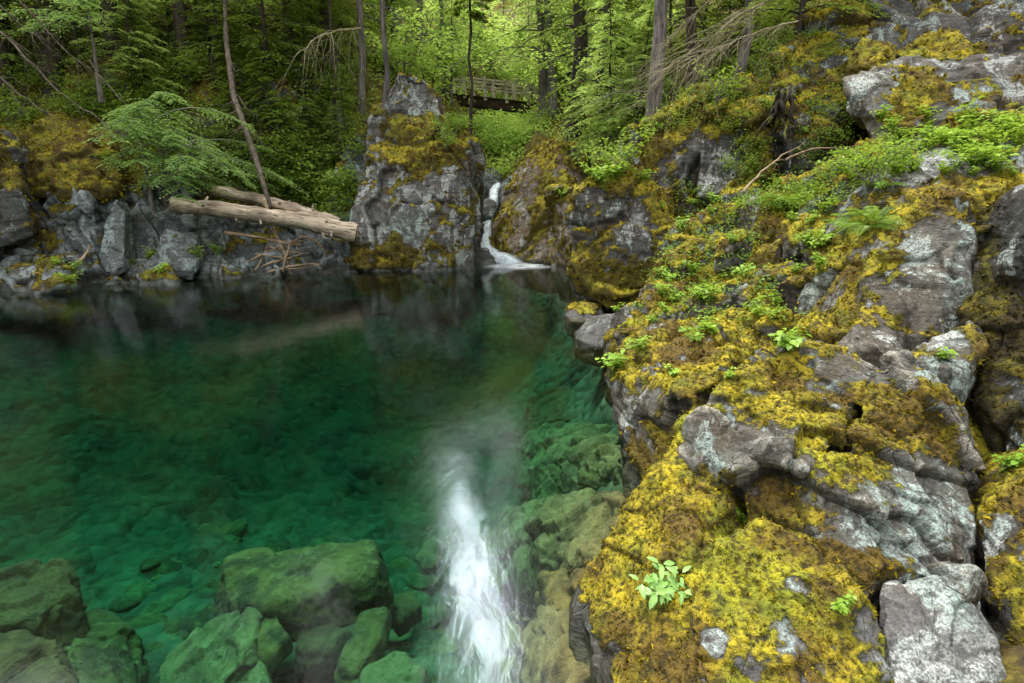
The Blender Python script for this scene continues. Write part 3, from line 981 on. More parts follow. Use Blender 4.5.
# ---- gorge: right wall, pillar, falls
rock('rock_wall', 'brown leaning rock wall on the right side of the waterfall', [
    F([(545, 136, 24.5), (558, 138, 23.5), (566, 190, 21), (566, 262, 19.8), (548, 267, 20.4), (520, 262, 21.2), (504, 248, 22.0), (494, 232, 23.0), (500, 196, 24.5), (522, 160, 25.5)], 3, .1, .9, (.8, .6), 1),
    F([(548, 190, 20.5), (575, 185, 19.5), (590, 225, 18.5), (585, 275, 17.6), (560, 272, 19.0), (550, 240, 20.0)], 2, .1, .9, (.8, .6), 1),
], 'rock_brown', .055, 3, 1.8, .22, .08, .1, .55, .08, rot=-.7, aniso=(1.5, 1, .6), seed=77,
    spots=[(556, 205, 21, 1.0, 1.0), (545, 145, 24, 1.0, .8), (548, 258, 20.3, .8, .7)], tmat=M['moss_far'])
rock('rock_pillar', 'tall grey rock pillar with mossy shoulders left of the waterfall', [
    F([(356, 276, 19.0), (354, 220, 19.6), (362, 172, 20.2), (372, 152, 20.4), (440, 140, 20.6), (468, 148, 20.4), (477, 200, 20.4), (473, 276, 19.4), (415, 278, 18.8)], 3.0, 0, .92, (-.1, 1), 1.2),
    F([(366, 160, 20.8), (371, 112, 21.2), (386, 102, 21.4), (442, 104, 21.6), (452, 125, 21.4), (460, 150, 20.8)], 2.2, 0, .9, (-.1, 1), .3),
    F([(380, 114, 21.3), (388, 88, 21.6), (398, 71, 21.9), (424, 75, 21.9), (440, 96, 21.7), (444, 116, 21.4)], 1.4, 0, .85, (-.1, 1), .3),
    F([(440, 150, 20.7), (455, 130, 21.0), (474, 142, 20.8), (478, 160, 20.6), (470, 180, 20.4)], 1.8, 0, .85, (0, 1), .3),
], 'rock_pillar', .05, 2, 1.5, .26, .10, .06, 1.0, .07, aniso=(1.2, 1.2, .8), seed=31,
    spots=[(420, 150, 20.5, 1.0, 1.0), (450, 150, 20.6, .7, .7), (375, 180, 20.2, .7, .3), (365, 265, 19.1, 1.0, .75), (400, 255, 19.0, .8, .6), (405, 95, 21.6, .8, -1.0), (405, 210, 19.7, 1.2, -.9),
           (370, 210, 19.5, .8, -.8), (455, 200, 20.2, .9, -.4)], tmat=M['moss_far'])
rock('rock_wall', 'dark wet rock wall in shadow between the pillar and the waterfall', [
    F([(462, 150, 21.6), (478, 160, 21.6), (484, 200, 22.6), (478, 262, 21.4), (466, 268, 20.8)], 2.6, 0, .9, (-.2, 1), 1),
], 'rock_dark', .06, 3, .9, .15, .06, -.3, .8, .06, tmat=M['moss_far'])
rock('boulder', 'dark wet boulder at the left foot of the waterfall', [
    F([(468, 262, 21.0), (474, 250, 21.4), (486, 247, 21.5), (497, 262, 21.0), (494, 270, 20.4), (470, 270, 20.4)], .8, .1, .85, (0, 1), .5)], 'rock_dark', .045, 5, .6, .06, .03, -.8, .4, .03)
rock('boulder', 'dark round boulder wedged halfway up the waterfall', [
    F([(478, 208, 23.4), (484, 198, 23.8), (496, 200, 23.8), (497, 212, 23.3), (488, 216, 23.0), (479, 214, 23.0)], .8, .1, .85, (0, 1), .3)], 'rock_dark', .045, 6, .6, .05, .03, -.8, .4, .03)
for lab, pts in [('grey creek boulder above the falls below the footbridge', [(478, 185, 28), (482, 170, 28.5), (496, 168, 28.5), (503, 180, 28), (495, 190, 27.5)]),
                 ('grey creek rock at the right lip of the falls', [(496, 198, 26), (500, 182, 26.5), (515, 172, 27), (524, 185, 26.5), (512, 205, 25.5)]),
                 ('dark creek rock at the left lip of the falls', [(470, 200, 25), (472, 180, 25.5), (480, 176, 25.6), (486, 190, 25.2), (480, 206, 24.6)])]:
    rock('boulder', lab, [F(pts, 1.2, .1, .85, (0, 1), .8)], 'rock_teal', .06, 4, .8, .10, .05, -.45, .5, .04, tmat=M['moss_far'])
# ---- left cliff
cl = []
colx = [(-70, -22, 200, 292, 14.9), (-25, 22, 212, 291, 15.6), (18, 60, 196, 288, 16.2), (52, 92, 184, 286, 16.7), (86, 128, 186, 284, 17.0), (120, 160, 190, 281, 17.5),
        (150, 186, 180, 280, 17.9), (180, 214, 188, 279, 18.3), (208, 246, 205, 277, 18.5), (240, 282, 216, 275, 18.8), (276, 318, 226, 273, 19.1), (310, 356, 230, 272, 19.4)]
for k, (a, b_, t, bt, Y) in enumerate(colx):
    j = (k * 37 % 11) / 11 * .7 - .25
    cl.append(F([(a, t + 10, Y + .9 + j), (a + 8, t, Y + 1.1 + j), (b_ - 6, t + 4, Y + 1.0 + j), (b_, t + 16, Y + .8 + j), (b_ + 3, bt - 30, Y + .45 + j), (b_, bt, Y + .25), (a, bt, Y + .25), (a - 3, bt - 34, Y + .5 + j)],
                1.8, 0, .95, (-.3, 1), .8))
for a, b_, t, bt, Y in [(-60, 60, 262, 296, 14.7), (55, 170, 262, 290, 16.1), (165, 275, 258, 284, 17.3), (270, 358, 258, 279, 18.4)]:
    cl.append(F([(a, t + 6, Y + .7), (b_, t, Y + .9), (b_ + 6, bt, Y + .1), (a - 4, bt, Y)], 1.5, 0, .95, (-.3, 1), .7))
for pts in ([(-70, 205, 16.3), (20, 205, 17.2), (60, 192, 17.8), (170, 186, 18.8), (170, 284, 17.9), (-70, 292, 15.4)], [(160, 190, 18.9), (240, 208, 19.4), (355, 232, 20.2), (358, 275, 19.7), (165, 282, 18.0)]):
    cl.append(F(pts, 1.6, 0, .95, (-.3, 1), .6))
rock('rock_cliff', 'low blue grey cliff of broken blocks along the left shore', cl, 'rock_teal', .045, 2, 1.0, .26, .06, -.38, .8, .05, aniso=(1.5, 1.2, .7), rot=.25, cat='cliff', tmat=M['moss_far'],
     spots=[(90, 268, 16.2, 1.0, .4), (30, 215, 16.3, 1.0, .3)])
rock('boulder', 'upright pointed grey block leaning on the left shore cliff', [
    F([(98, 255, 16.5), (104, 222, 16.9), (116, 200, 17.2), (126, 214, 17.1), (124, 262, 16.5), (112, 268, 16.3)], .8, 0, .9, (-.3, 1), .3)], 'rock_teal', .04, 2, .5, .05, .03, -1.0, .6, .03, tmat=M['moss_far'])
rock('boulder', 'square grey block low on the left shore under the cedar boughs', [
    F([(156, 250, 17.1), (162, 228, 17.4), (196, 236, 17.5), (200, 258, 17.2), (190, 270, 16.9), (160, 266, 16.9)], .8, 0, .9, (-.3, 1), .3)], 'rock_teal', .04, 2, .6, .06, .03, -.9, .6, .03, tmat=M['moss_far'])
rock('rock_overhang', 'dark mossy overhanging rock at far left edge above the cliff', [
    F([(-90, 110, 16.0), (-20, 120, 16.4), (14, 142, 16.4), (24, 190, 16.2), (30, 225, 15.8), (0, 240, 15.3), (-80, 235, 14.6)], 2, 0, .9, (-.6, 1), .3)], 'rock_dark', .05, 4, .9, .16, .06, .1, .9, .06, tmat=M['moss_far'])
rock('mossy_mound', 'orange brown moss bank above the left cliff', [
    F([(15, 180, 17.2), (20, 140, 18.0), (45, 115, 18.8), (80, 120, 19.0), (112, 145, 18.8), (120, 182, 18.0), (70, 192, 17.4)], 1.8, -.2, .9, (-.3, 1), .4)], 'rock_dark', .055, 8, .9, .12, .06, 1.3, .2, .07, cat='moss bank', tmat=M['moss_orange'])
rock('rock_outcrop', 'blue grey bare outcrop in the dark hollow left of the pillar', [
    F([(322, 128, 23.2), (326, 105, 23.8), (338, 98, 24.0), (345, 120, 23.4), (338, 135, 23.0)], 1.0, 0, .9, (-.2, 1), .5)], 'rock_teal', .06, 3, .7, .08, .05, -1.0, .5, .04, tmat=M['moss_far'])
rock('rock_outcrop', 'shaded mossy rock wall in the hollow between the driftwood logs and the pillar', [
    F([(325, 235, 20.2), (330, 175, 21.2), (345, 140, 22.2), (366, 130, 22.6), (370, 200, 21.0), (362, 262, 19.9), (332, 265, 19.8)], 1.5, 0, .9, (-.2, 1), .6)], 'rock_teal', .06, 3, .9, .15, .06, -.2, .8, .06, tmat=M['moss_far'])
rock('rock_outcrop', 'mossy crag on the wooded slope under the leaning bare trunk', [
    F([(225, 140, 20.8), (232, 95, 21.8), (250, 70, 22.6), (285, 75, 23.0), (300, 110, 22.4), (285, 150, 21.2), (250, 160, 20.6)], 1.5, 0, .9, (-.2, 1), .8)], 'rock_dark', .06, 3, .9, .2, .08, .2, .8, .07, tmat=M['moss_far'])
print('rocks', time.time() - T0)




def hull2d(p):
    p = sorted(map(tuple, p))
    def half(q):
        h = []
        for c in q:
            while len(h) > 1 and (h[-1][0] - h[-2][0]) * (c[1] - h[-2][1]) - (h[-1][1] - h[-2][1]) * (c[0] - h[-2][0]) <= 0:
                h.pop()
            h.append(c)
        return h
    return np.array(half(p)), np.array(half(p[::-1]))[::-1]   # small-y chain (top of picture), large-y chain... both left to right


def dig(xy, z):
    """lower the ground that would bury the faces of the rocks"""
    z = z.copy()
    for H in SIL:
        if H[:, 1].min() < 4.4:
            continue
        pp = np.array([to_px(h) for h in H])
        c1, c2 = hull2d(pp)
        lo, hi = (c1, c2) if c1[:, 1].mean() > c2[:, 1].mean() else (c2, c1)
        Yc = np.percentile(H[:, 1], 45)
        for _ in range(2):
            q = np.column_stack([xy, z]) - CAM
            f = q[:, 1] * CT - q[:, 2] * ST
            u = q[:, 1] * ST + q[:, 2] * CT
            px = 512 + FPX * q[:, 0] / np.maximum(f, .1)
            py = 341.5 - FPX * u / np.maximum(f, .1)
            bot = np.interp(px, lo[:, 0], lo[:, 1])
            top = np.interp(px, hi[:, 0], hi[:, 1])
            m = (f > .5) & (px > lo[0, 0]) & (px < lo[-1, 0]) & (py < bot - 3) & (py > top - 4) & (xy[:, 1] < Yc) & (xy[:, 1] > H[:, 1].min() - 5)
            v = (341.5 - (bot - 2)) / FPX
            zt = CAMZ + (v * CT - ST) / (CT + v * ST) * xy[:, 1]
            z = np.where(m, np.minimum(z, zt), z)
    return z


for pts in ([(476, 186, 27), (505, 186, 27), (500, 225, 24), (476, 225, 24)], [(478, 215, 23.5), (497, 215, 23.5), (540, 268, 20.6), (480, 268, 21), (505, 240, 22.5)]):
    SIL.append(np.array([P(*q) for q in pts]))
zz = dig(xy, zz)
ter = struct(add_obj('ground', mesh_np('ground', np.column_stack([xy, zz]), Q, None, {'clump': np.full(len(xy), .5), 'steep': np.full(len(xy), .45)}, ground_mat(), True)))

# ---- under water
def UW(pts, t=.7, shrink=1.2):
    a = np.array([PZ(x, y, z - .52 if z < -.5 else z) for x, y, z in pts])
    c = a.mean(0)
    t = t * .55
    a[:, 2] -= .10 * np.linspace(-1, 1, len(a)) ** 2
    b_ = c + (a - c) * shrink
    b_[:, 2] = a[:, 2] - t
    return np.concatenate([a, b_])


def uw_mat(name, a, c2, vein):
    m, nt, out = new_mat(name)
    b = NB(nt)
    geo = b.n('ShaderNodeNewGeometry')
    pos = geo.outputs['Position']
    n1 = b.noise(pos, 1.8, 5, .6, .8)
    n2 = b.noise(pos, 7, 5, .65, .5)
    c = b.mix(b.ramp(n1, .35, .62), a, c2)
    n3 = b.noise(pos, 19, 5, .7)
    c = b.mix(b.ramp(n2, .52, .70, 0, .7), c, vein)
    c = b.mix(b.ramp(n3, .5, .3, 0, .75), c, tuple(x * .3 for x in a))
    c = b.mix(b.ramp(b.attr('cav'), .2, .9, 0, .8), c, tuple(x * .15 for x in a))  # crevice shade painted into the colour
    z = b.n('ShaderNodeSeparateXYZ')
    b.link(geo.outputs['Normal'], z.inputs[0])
    c = b.mix(b.ramp(z.outputs[2], .6, .1, 0, .7), c, tuple(x * .3 for x in a))  # side shade painted in below the lit tops
    p = b.n('ShaderNodeBsdfPrincipled')
    b.set(p.inputs['Base Color'], c)
    p.inputs['Roughness'].default_value = .9
    bp = b.n('ShaderNodeBump')
    bp.inputs['Distance'].default_value = .07
    bp.inputs['Strength'].default_value = .8
    b.link(b.math('ADD', n2, b.math('MULTIPLY', n3, .5)), bp.inputs['Height'])
    b.link(bp.outputs[0], p.inputs['Normal'])
    b.link(p.outputs[0], out.inputs[0])
    return m


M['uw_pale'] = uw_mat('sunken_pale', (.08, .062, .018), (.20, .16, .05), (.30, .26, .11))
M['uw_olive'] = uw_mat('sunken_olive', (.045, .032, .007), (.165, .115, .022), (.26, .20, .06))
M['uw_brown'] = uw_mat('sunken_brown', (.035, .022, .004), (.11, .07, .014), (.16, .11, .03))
uwk = dict(moss=-5, tuft=0, cat='sunken rock')
rock('sunken_boulder', 'broad sunken slab topped yellow green in the lower middle of the pool', [
    UW([(225, 548, -1.0), (300, 540, -1.05), (376, 536, -1.1), (378, 566, -1.0), (320, 590, -.95), (262, 602, -1.0), (222, 590, -1.05)], .9),
    UW([(300, 545, -.98), (378, 540, -1.02), (374, 575, -1.0), (310, 590, -1.0)], .5)], 'uw_olive', .022, 20, .6, .05, .05, **uwk)
rock('sunken_boulder', 'tilted sunken slab fading to pale green at bottom left of the middle stack', [
    UW([(215, 600, -1.15), (262, 598, -1.05), (255, 640, -1.1), (215, 690, -1.3), (150, 720, -1.5), (170, 650, -1.5)], .7)], 'uw_pale', .022, 22, .5, .06, .05, **uwk)
for lab, pts, mt in [
    ('sunken round stone left of centre in the lower stack', [(240, 612, -1.1), (275, 606, -1.1), (290, 630, -1.1), (272, 650, -1.15), (240, 645, -1.15)], 'uw_olive'),
    ('sunken brown stone in the shadow under the broad slab', [(292, 622, -1.25), (335, 612, -1.25), (352, 628, -1.25), (330, 645, -1.3), (295, 645, -1.3)], 'uw_brown'),
    ('sunken long stone slanting in the lower stack right of the brown stone', [(335, 650, -1.25), (360, 606, -1.2), (388, 602, -1.25), (385, 630, -1.25), (355, 665, -1.3)], 'uw_olive'),
    ('sunken grey green stone at bottom edge below the long stone', [(355, 662, -1.3), (400, 645, -1.35), (430, 662, -1.35), (420, 690, -1.4), (365, 690, -1.35)], 'uw_pale'),
    ('sunken flat stone at bottom edge under the round stone', [(215, 650, -1.3), (260, 655, -1.25), (280, 690, -1.3), (220, 700, -1.35)], 'uw_pale'),
    ('sunken dark stone right of the broad slab', [(382, 590, -1.5), (412, 584, -1.5), (422, 602, -1.5), (398, 612, -1.5)], 'uw_brown')]:
    rock('sunken_boulder', lab, [UW(pts, .45)], mt, .02, 30, .5, .04, .03, **uwk)
rock('sunken_boulder', 'dark brown sunken boulder just under the surface in the bottom left corner', [
    UW([(-40, 630, -.58), (20, 624, -.55), (52, 640, -.58), (72, 668, -.59), (70, 720, -.59), (-40, 720, -.55)], .8)], 'uw_brown', .02, 18, .4, .07, .05, **uwk)
rock('sunken_boulder', 'olive brown sunken boulder at left edge above the corner boulder', [
    UW([(-50, 572, -.8), (10, 560, -.85), (60, 562, -.9), (76, 590, -.95), (40, 612, -.85), (-40, 618, -.75)], .9)], 'uw_brown', .02, 20, .4, .07, .05, **uwk)
rock('sunken_boulder', 'pale sunken slope of rock right of the corner boulder', [
    UW([(62, 610, -1.3), (100, 600, -1.5), (130, 625, -1.6), (140, 700, -1.6), (80, 720, -1.2), (66, 650, -1.1)], .6)], 'uw_olive', .02, 24, .5, .06, .05, **uwk)
for lab, hl, mt in [
    ('pale sunken shelf beside the undercut rock, farthest of the right shore shelves', [[(525, 432, -1.3), (560, 420, -1.1), (615, 425, -.6), (622, 462, -.5), (590, 482, -.9), (540, 478, -1.2), (520, 455, -1.4)]], 'uw_pale'),
    ('dark sunken step near shore between bluff and undercut rock', [[(530, 395, -1.4), (570, 380, -1.1), (608, 375, -.8), (612, 412, -.7), (570, 418, -1.1), (535, 420, -1.4)]], 'uw_brown'),
    ('cracked sunken shelf with wet brown edge below the undercut rock', [[(505, 505, -1.1), (560, 492, -.8), (622, 490, -.25), (628, 525, -.12), (590, 552, -.25), (540, 560, -.7), (500, 545, -1.1)]], 'uw_pale'),
    ('sunken brown rock touching the moss draped skirt', [[(540, 560, -.5), (590, 545, -.1), (602, 572, -.05), (580, 610, -.1), (548, 605, -.4)]], 'uw_olive'),
    ('pale grey sunken shelf at bottom edge beside the moss draped skirt', [[(490, 602, -.8), (540, 596, -.5), (575, 608, -.2), (592, 690, -.15), (560, 730, -.3), (505, 730, -.8), (500, 660, -.9)]], 'uw_pale'),
    ('sunken stone under the white sky reflection', [[(478, 528, -1.5), (510, 520, -1.35), (520, 560, -1.3), (500, 590, -1.2), (475, 570, -1.5)]], 'uw_olive')]:
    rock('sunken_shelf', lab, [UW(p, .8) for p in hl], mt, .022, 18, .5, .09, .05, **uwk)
# loose cobbles on the bed
cob = []
for k in range(6):
    r3 = np.random.default_rng(k + 40)
    bm = bmesh.new()
    bmesh.ops.create_icosphere(bm, subdivisions=3, radius=1)
    v = np.array([x.co[:] for x in bm.verts])
    f = np.array([[x.index for x in fc.verts] for fc in bm.faces])
    bm.free()
    v = v * np.array([1, r3.uniform(.65, .9), r3.uniform(.4, .6)])
    v = v * (1 + .35 * fbm(v * 1.1 + k * 9, 3, k))[:, None]
    cob.append(mesh_np('cobble', v, None, f, {'cav': np.zeros(len(v))}, M[['uw_pale', 'uw_olive', 'uw_olive', 'uw_pale', 'uw_pale', 'uw_olive'][k]], True))
LAB = []   # things to be told apart later: (object, phrase, px, py)
k = 0
for _ in range(1800):
    x, y = rng.uniform(-5.5, .8), 1.7 + 7.5 * rng.random() ** 1.6
    z = ground([(x, y)])[0]
    if z > -.9:
        continue
    px, py = to_px((x, y, z))
    if not (0 < px < 620 and 330 < py < 683):
        continue
    s = .07 + .26 * rng.random() ** 2.2
    o = add_obj('cobble', cob[k % 6], None, (x, y, z - .15 * s))
    o.rotation_euler = (rng.uniform(-.2, .2), rng.uniform(-.2, .2), rng.uniform(0, 6.28))
    o.scale = (s * rng.uniform(.8, 1.3), s * rng.uniform(.8, 1.2), s * rng.uniform(.5, .9))
    tag(o, '', 'stone', 'loose cobbles on the pool bed')
    LAB.append((o, ['pale', 'olive', 'olive', 'pale', 'pale', 'olive'][k % 6] + ' cobble lying on the pool bed', px, py))
    k += 1
    if k >= 190:
        break
print('underwater', time.time() - T0)

# ------------------------------------------------------------------ where things stand
DG = bpy.context.evaluated_depsgraph_get()
DG.update()


def hit(px, py):
    d = Vector(ray(px, py)).normalized()
    ok, loc, nor, idx, ob, mtx = scene.ray_cast(DG, Vector(CAM), d)
    if not ok:
        return None
    return np.array(loc), np.array(nor), ob.name.split('.')[0]


def gz(x, y):
    return float(ground([(x, y)])[0])


def down(x, y, z=60):
    ok, loc, nor, idx, ob, mtx = scene.ray_cast(DG, Vector((x, y, z)), Vector((0, 0, -1)))
    return (loc[2], ob.name.split('.')[0]) if ok else (0.0, 'ground')


def empty(name, loc, rz=0.0, s=1.0, tilt=(0, 0)):
    o = bpy.data.objects.new(name, None)
    COL.objects.link(o)
    o.empty_display_size = .2
    o.location = loc
    o.rotation_euler = (tilt[0], tilt[1], rz)
    o.scale = (s, s, s)
    return o


def plant(name, parts, loc, rz=None, s=1.0, tilt=(0, 0)):
    """a thing whose parts share mesh data with its sisters"""
    o = empty(name, loc, rng.uniform(0, 6.28) if rz is None else rz, s, tilt)
    for pn, me in parts:
        add_obj(pn, me, o)
    return o


# ------------------------------------------------------------------ tree shapes
def conifer(h, r0, nb, crown0, rmax, droop=.35, leaf=.10, seed=0, mat='needle_mid', bark='bark_dark', twigs=9, az=None, rise=.25, lean=(0, 0), power=.8,
            dead=0, spread=1.0, m=6, flat=.25):
    r = np.random.default_rng(seed)
    T, C = Geo(), Geo()
    k = 14
    t = np.linspace(0, 1, k)
    wob = np.cumsum(r.normal(0, .012 * h, (k, 2)), 0) * .5
    wob[0] = 0
    ax = np.column_stack([wob[:, 0] + lean[0] * h * t ** 1.3, wob[:, 1] + lean[1] * h * t ** 1.3, h * t])
    ax[0, 2] = -1.2
    T.tube(ax, r0 * (1 - t * .93) * (1 + .5 * np.exp(-t * 22)), 9, False, .25, seed)
    up = np.array([0, 0, 1.0])
    for i in range(nb):
        f = crown0 + (1 - crown0) * ((i + r.random()) / nb)
        th = (i * 2.4 + r.normal(0, .5)) if az is None else r.uniform(*az)
        L = rmax * (1 - (f - crown0) / (1 - crown0)) ** power * r.uniform(.6, 1.15) + .15 * rmax * r.random()
        if L < .12:
            continue
        o = np.array([np.interp(f, t, ax[:, 0]), np.interp(f, t, ax[:, 1]), f * h])
        out = np.array([math.cos(th), math.sin(th), 0])
        side = np.array([-out[1], out[0], 0])
        rs, dr = rise * r.uniform(.5, 1.3), droop * r.uniform(.7, 1.4)
        s = np.linspace(0, 1, 6)
        curve = r.normal(0, .12)
        pos = lambda s: o + out * (L * s)[:, None] + side * (curve * L * s ** 2)[:, None] + up * (L * (rs * s - dr * s ** 2))[:, None]
        T.tube(pos(s), np.maximum(L * .014 * (1 - s * .85), .004), 4, False)
        nt_ = max(4, int(twigs * (.5 + .5 * L / rmax)))
        st = np.sort(r.uniform(.12, 1, nt_ * 2))
        sg = np.where(np.arange(nt_ * 2) % 2, 1.0, -1.0)
        bp = pos(st)
        tl = (L * .40 * (1.08 - st) + .10 * rmax) * r.uniform(.6, 1.2, nt_ * 2) * spread
        td = norm(out * .75 + side * sg[:, None] * r.uniform(.6, 1.1, nt_ * 2)[:, None] + up * r.normal(-.18, .12, nt_ * 2)[:, None])
        u = (np.arange(m) + .4) / m
        p = bp[:, None] + td[:, None] * (tl[:, None] * u)[:, :, None] - up * (tl[:, None] * u ** 2 * .28)[:, :, None]
        alt = np.where(np.arange(m) % 2, 1.0, -1.0)
        sd = norm(np.cross(td, up))
        ld = td[:, None] * .8 + sd[:, None] * alt[None, :, None] * .75 + r.normal(0, .12, p.shape) - up * .12
        n = p.shape[0] * m
        ups = norm(up + r.normal(0, flat, (n, 3)))
        fade = (1.15 - .4 * u)[None, :] * np.ones((len(st), 1))
        C.leaves(p.reshape(-1, 3), ld.reshape(-1, 3), ups, leaf * r.uniform(.75, 1.35, n) * fade.ravel(), leaf * r.uniform(.17, .26, n),
                 rnd=np.clip(.25 + .55 * np.tile(u, len(st)) + r.normal(0, .2, n) + .15 * f, 0, 1))
    for i in range(dead):
        f = r.uniform(.06, max(crown0, .15))
        th = r.uniform(0, 6.28)
        L = r.uniform(.5, 1.6) * rmax * .5
        o = np.array([np.interp(f, t, ax[:, 0]), np.interp(f, t, ax[:, 1]), f * h])
        out = np.array([math.cos(th), math.sin(th), 0])
        s = np.linspace(0, 1, 5)
        pts = o + out * (L * s)[:, None] + up * (L * (.1 * s - .35 * s ** 2))[:, None] + np.cumsum(r.normal(0, .03 * L, (5, 3)), 0)
        T.tube(pts, .016 * (1 - s * .8), 4, False)
        for q in range(3):
            b0 = pts[r.integers(1, 4)]
            T.tube(np.array([b0, b0 + norm(out + r.normal(0, .5, 3)) * L * .3 - up * .1 * L]), [.007, .002], 3, False)
    return [('trunk', T.mesh('trunk', M[bark], True)), ('crown', C.mesh('crown', M[mat]))]


def broadleaf(h, nst, nleaf, leaf, seed=0, mat='maple', spread=.7, bark='bark_grey', layer=True):
    r = np.random.default_rng(seed)
    T, C = Geo(), Geo()
    up = np.array([0, 0, 1.0])
    for i in range(nst):
        th = i * 2.4 + r.normal(0, .4)
        out = np.array([math.cos(th), math.sin(th), 0])
        s = np.linspace(0, 1, 7)
        H = h * r.uniform(.6, 1.05)
        pts = out * (spread * H * s ** 1.4)[:, None] * r.uniform(.5, 1.2) + up * (H * (s - .18 * s ** 3))[:, None] + np.cumsum(r.normal(0, .02 * H, (7, 3)), 0) * s[:, None]
        pts[0] = (0, 0, -.15)
        T.tube(pts, h * .012 * (1.1 - s), 5, False)
        nbr = 9
        for j in range(nbr):
            f = r.uniform(.25, 1)
            b0 = np.array([np.interp(f, s, pts[:, a]) for a in range(3)])
            d = norm(out * r.uniform(-.3, 1.2) + r.normal(0, .7, 3) * np.array([1, 1, .3]) + up * .25)
            L = H * r.uniform(.18, .42)
            q = np.linspace(0, 1, 4)
            bp = b0 + d * (L * q)[:, None] - up * (L * .22 * q ** 2)[:, None]
            T.tube(bp, h * .005 * (1.1 - q), 3, False)
            n = max(3, int(nleaf / (nst * nbr)))
            qq = r.uniform(.15, 1.05, n)
            p = b0 + d * (L * qq)[:, None] - up * (L * .22 * qq ** 2)[:, None] + r.normal(0, leaf * .7, (n, 3))
            ld = norm(d + r.normal(0, .8, (n, 3)) * np.array([1, 1, .35]) - up * .2)
            C.leaves(p, ld, norm(up + r.normal(0, .35, (n, 3))), leaf * r.uniform(.6, 1.3, n), leaf * r.uniform(.3, .42, n),
                     rnd=np.clip(r.normal(.5, .28, n) + .25 * (p[:, 2] / h - .5), 0, 1))
    return [('stems', T.mesh('stems', M[bark], True)), ('foliage', C.mesh('foliage', M[mat]))]


def fern(nf, L, seed=0, mat='fern'):
    r = np.random.default_rng(seed)
    C = Geo()
    up = np.array([0, 0, 1.0])
    for i in range(nf):
        th = i * 6.283 / nf + r.normal(0, .25)
        out = np.array([math.cos(th), math.sin(th), 0])
        side = np.array([-out[1], out[0], 0])
        l = L * r.uniform(.65, 1.1)
        e = r.uniform(.5, 1.0)
        s = np.linspace(.1, 1, 20)
        p = out * (l * s * .85)[:, None] + up * (l * (e * s - .85 * e * s ** 2.1))[:, None]
        C.tube(p[::4], .004, 3, False, rnd=.1)
        tan = norm(np.gradient(p, axis=0))
        w = l * .17 * np.sin(np.clip(s * 1.05, 0, 1) * math.pi) ** .7 + .01
        nrm = np.cross(tan, side)
        for sg in (-1, 1):
            d = norm(side * sg + tan * .35 + nrm * .12 * sg - up * .15)
            C.leaves(p, d, nrm * (1 if sg > 0 else 1), w, l * .016, rnd=np.clip(.35 + .4 * s + r.normal(0, .15, 20), 0, 1))
    return [('fronds', C.mesh('fronds', M[mat]))]


def herb(nst, h, leaf, seed=0, mat='herb', whorl=3, wide=.36):
    """soft woodland herb: stems carrying whorls of broad leaves; each leaf folded along its midrib"""
    r = np.random.default_rng(seed)
    T, C = Geo(), Geo()
    up = np.array([0, 0, 1.0])
    for i in range(nst):
        th = r.uniform(0, 6.28)
        out = np.array([math.cos(th), math.sin(th), 0])
        s = np.linspace(0, 1, 6)
        H = h * r.uniform(.5, 1.1)
        pts = r.normal(0, h * .10, 3) * np.array([1, 1, 0]) + out * (.55 * H * s ** 1.5)[:, None] + up * (H * (s - .15 * s ** 2))[:, None]
        pts[0, 2] = -.05
        T.tube(pts, np.maximum(h * .010 * (1.2 - s), .0015), 4, False, rnd=.3)
        nlev = 3 if whorl < 4 else 2
        for q in range(nlev):
            f = 1 - .28 * q
            b0 = np.array([np.interp(f, s, pts[:, a]) for a in range(3)])
            for w in range(whorl):
                a = w * 6.283 / whorl + q * 1.0 + r.normal(0, .25)
                d = norm(np.array([math.cos(a), math.sin(a), r.uniform(-.15, .35)]))
                folded_leaf(C, b0 + d * leaf * .18, d, leaf * r.uniform(.65, 1.15) * (1 - .12 * q), wide, r, float(np.clip(r.normal(.6 - .15 * q, .2), 0, 1)))
    return [('stems', T.mesh('stems', M[mat])), ('leaves', C.mesh('leaves', M[mat], True))]


def folded_leaf(C, p, d, L, wide, r, rnd):
    up = np.array([0, 0, 1.0])
    side = norm(np.cross(d, up + r.normal(0, .25, 3)))
    nr = np.cross(side, d)
    u = np.array([0, .22, .5, .78, 1.0])
    w = np.array([.02, .75, 1.0, .62, .0]) * wide * L
    mid = p + d * (L * u)[:, None] - nr * (L * .28 * u ** 2)[:, None]
    lf = mid + side * w[:, None] + nr * (w * .32)[:, None]
    rt = mid - side * w[:, None] + nr * (w * .32)[:, None]
    V = np.concatenate([lf, mid, rt])
    Q = []
    for i in range(4):
        Q += [(i, i + 1, 5 + i + 1, 5 + i), (5 + i, 5 + i + 1, 10 + i + 1, 10 + i)]
    C.add(V, Q, None, rnd=rnd)


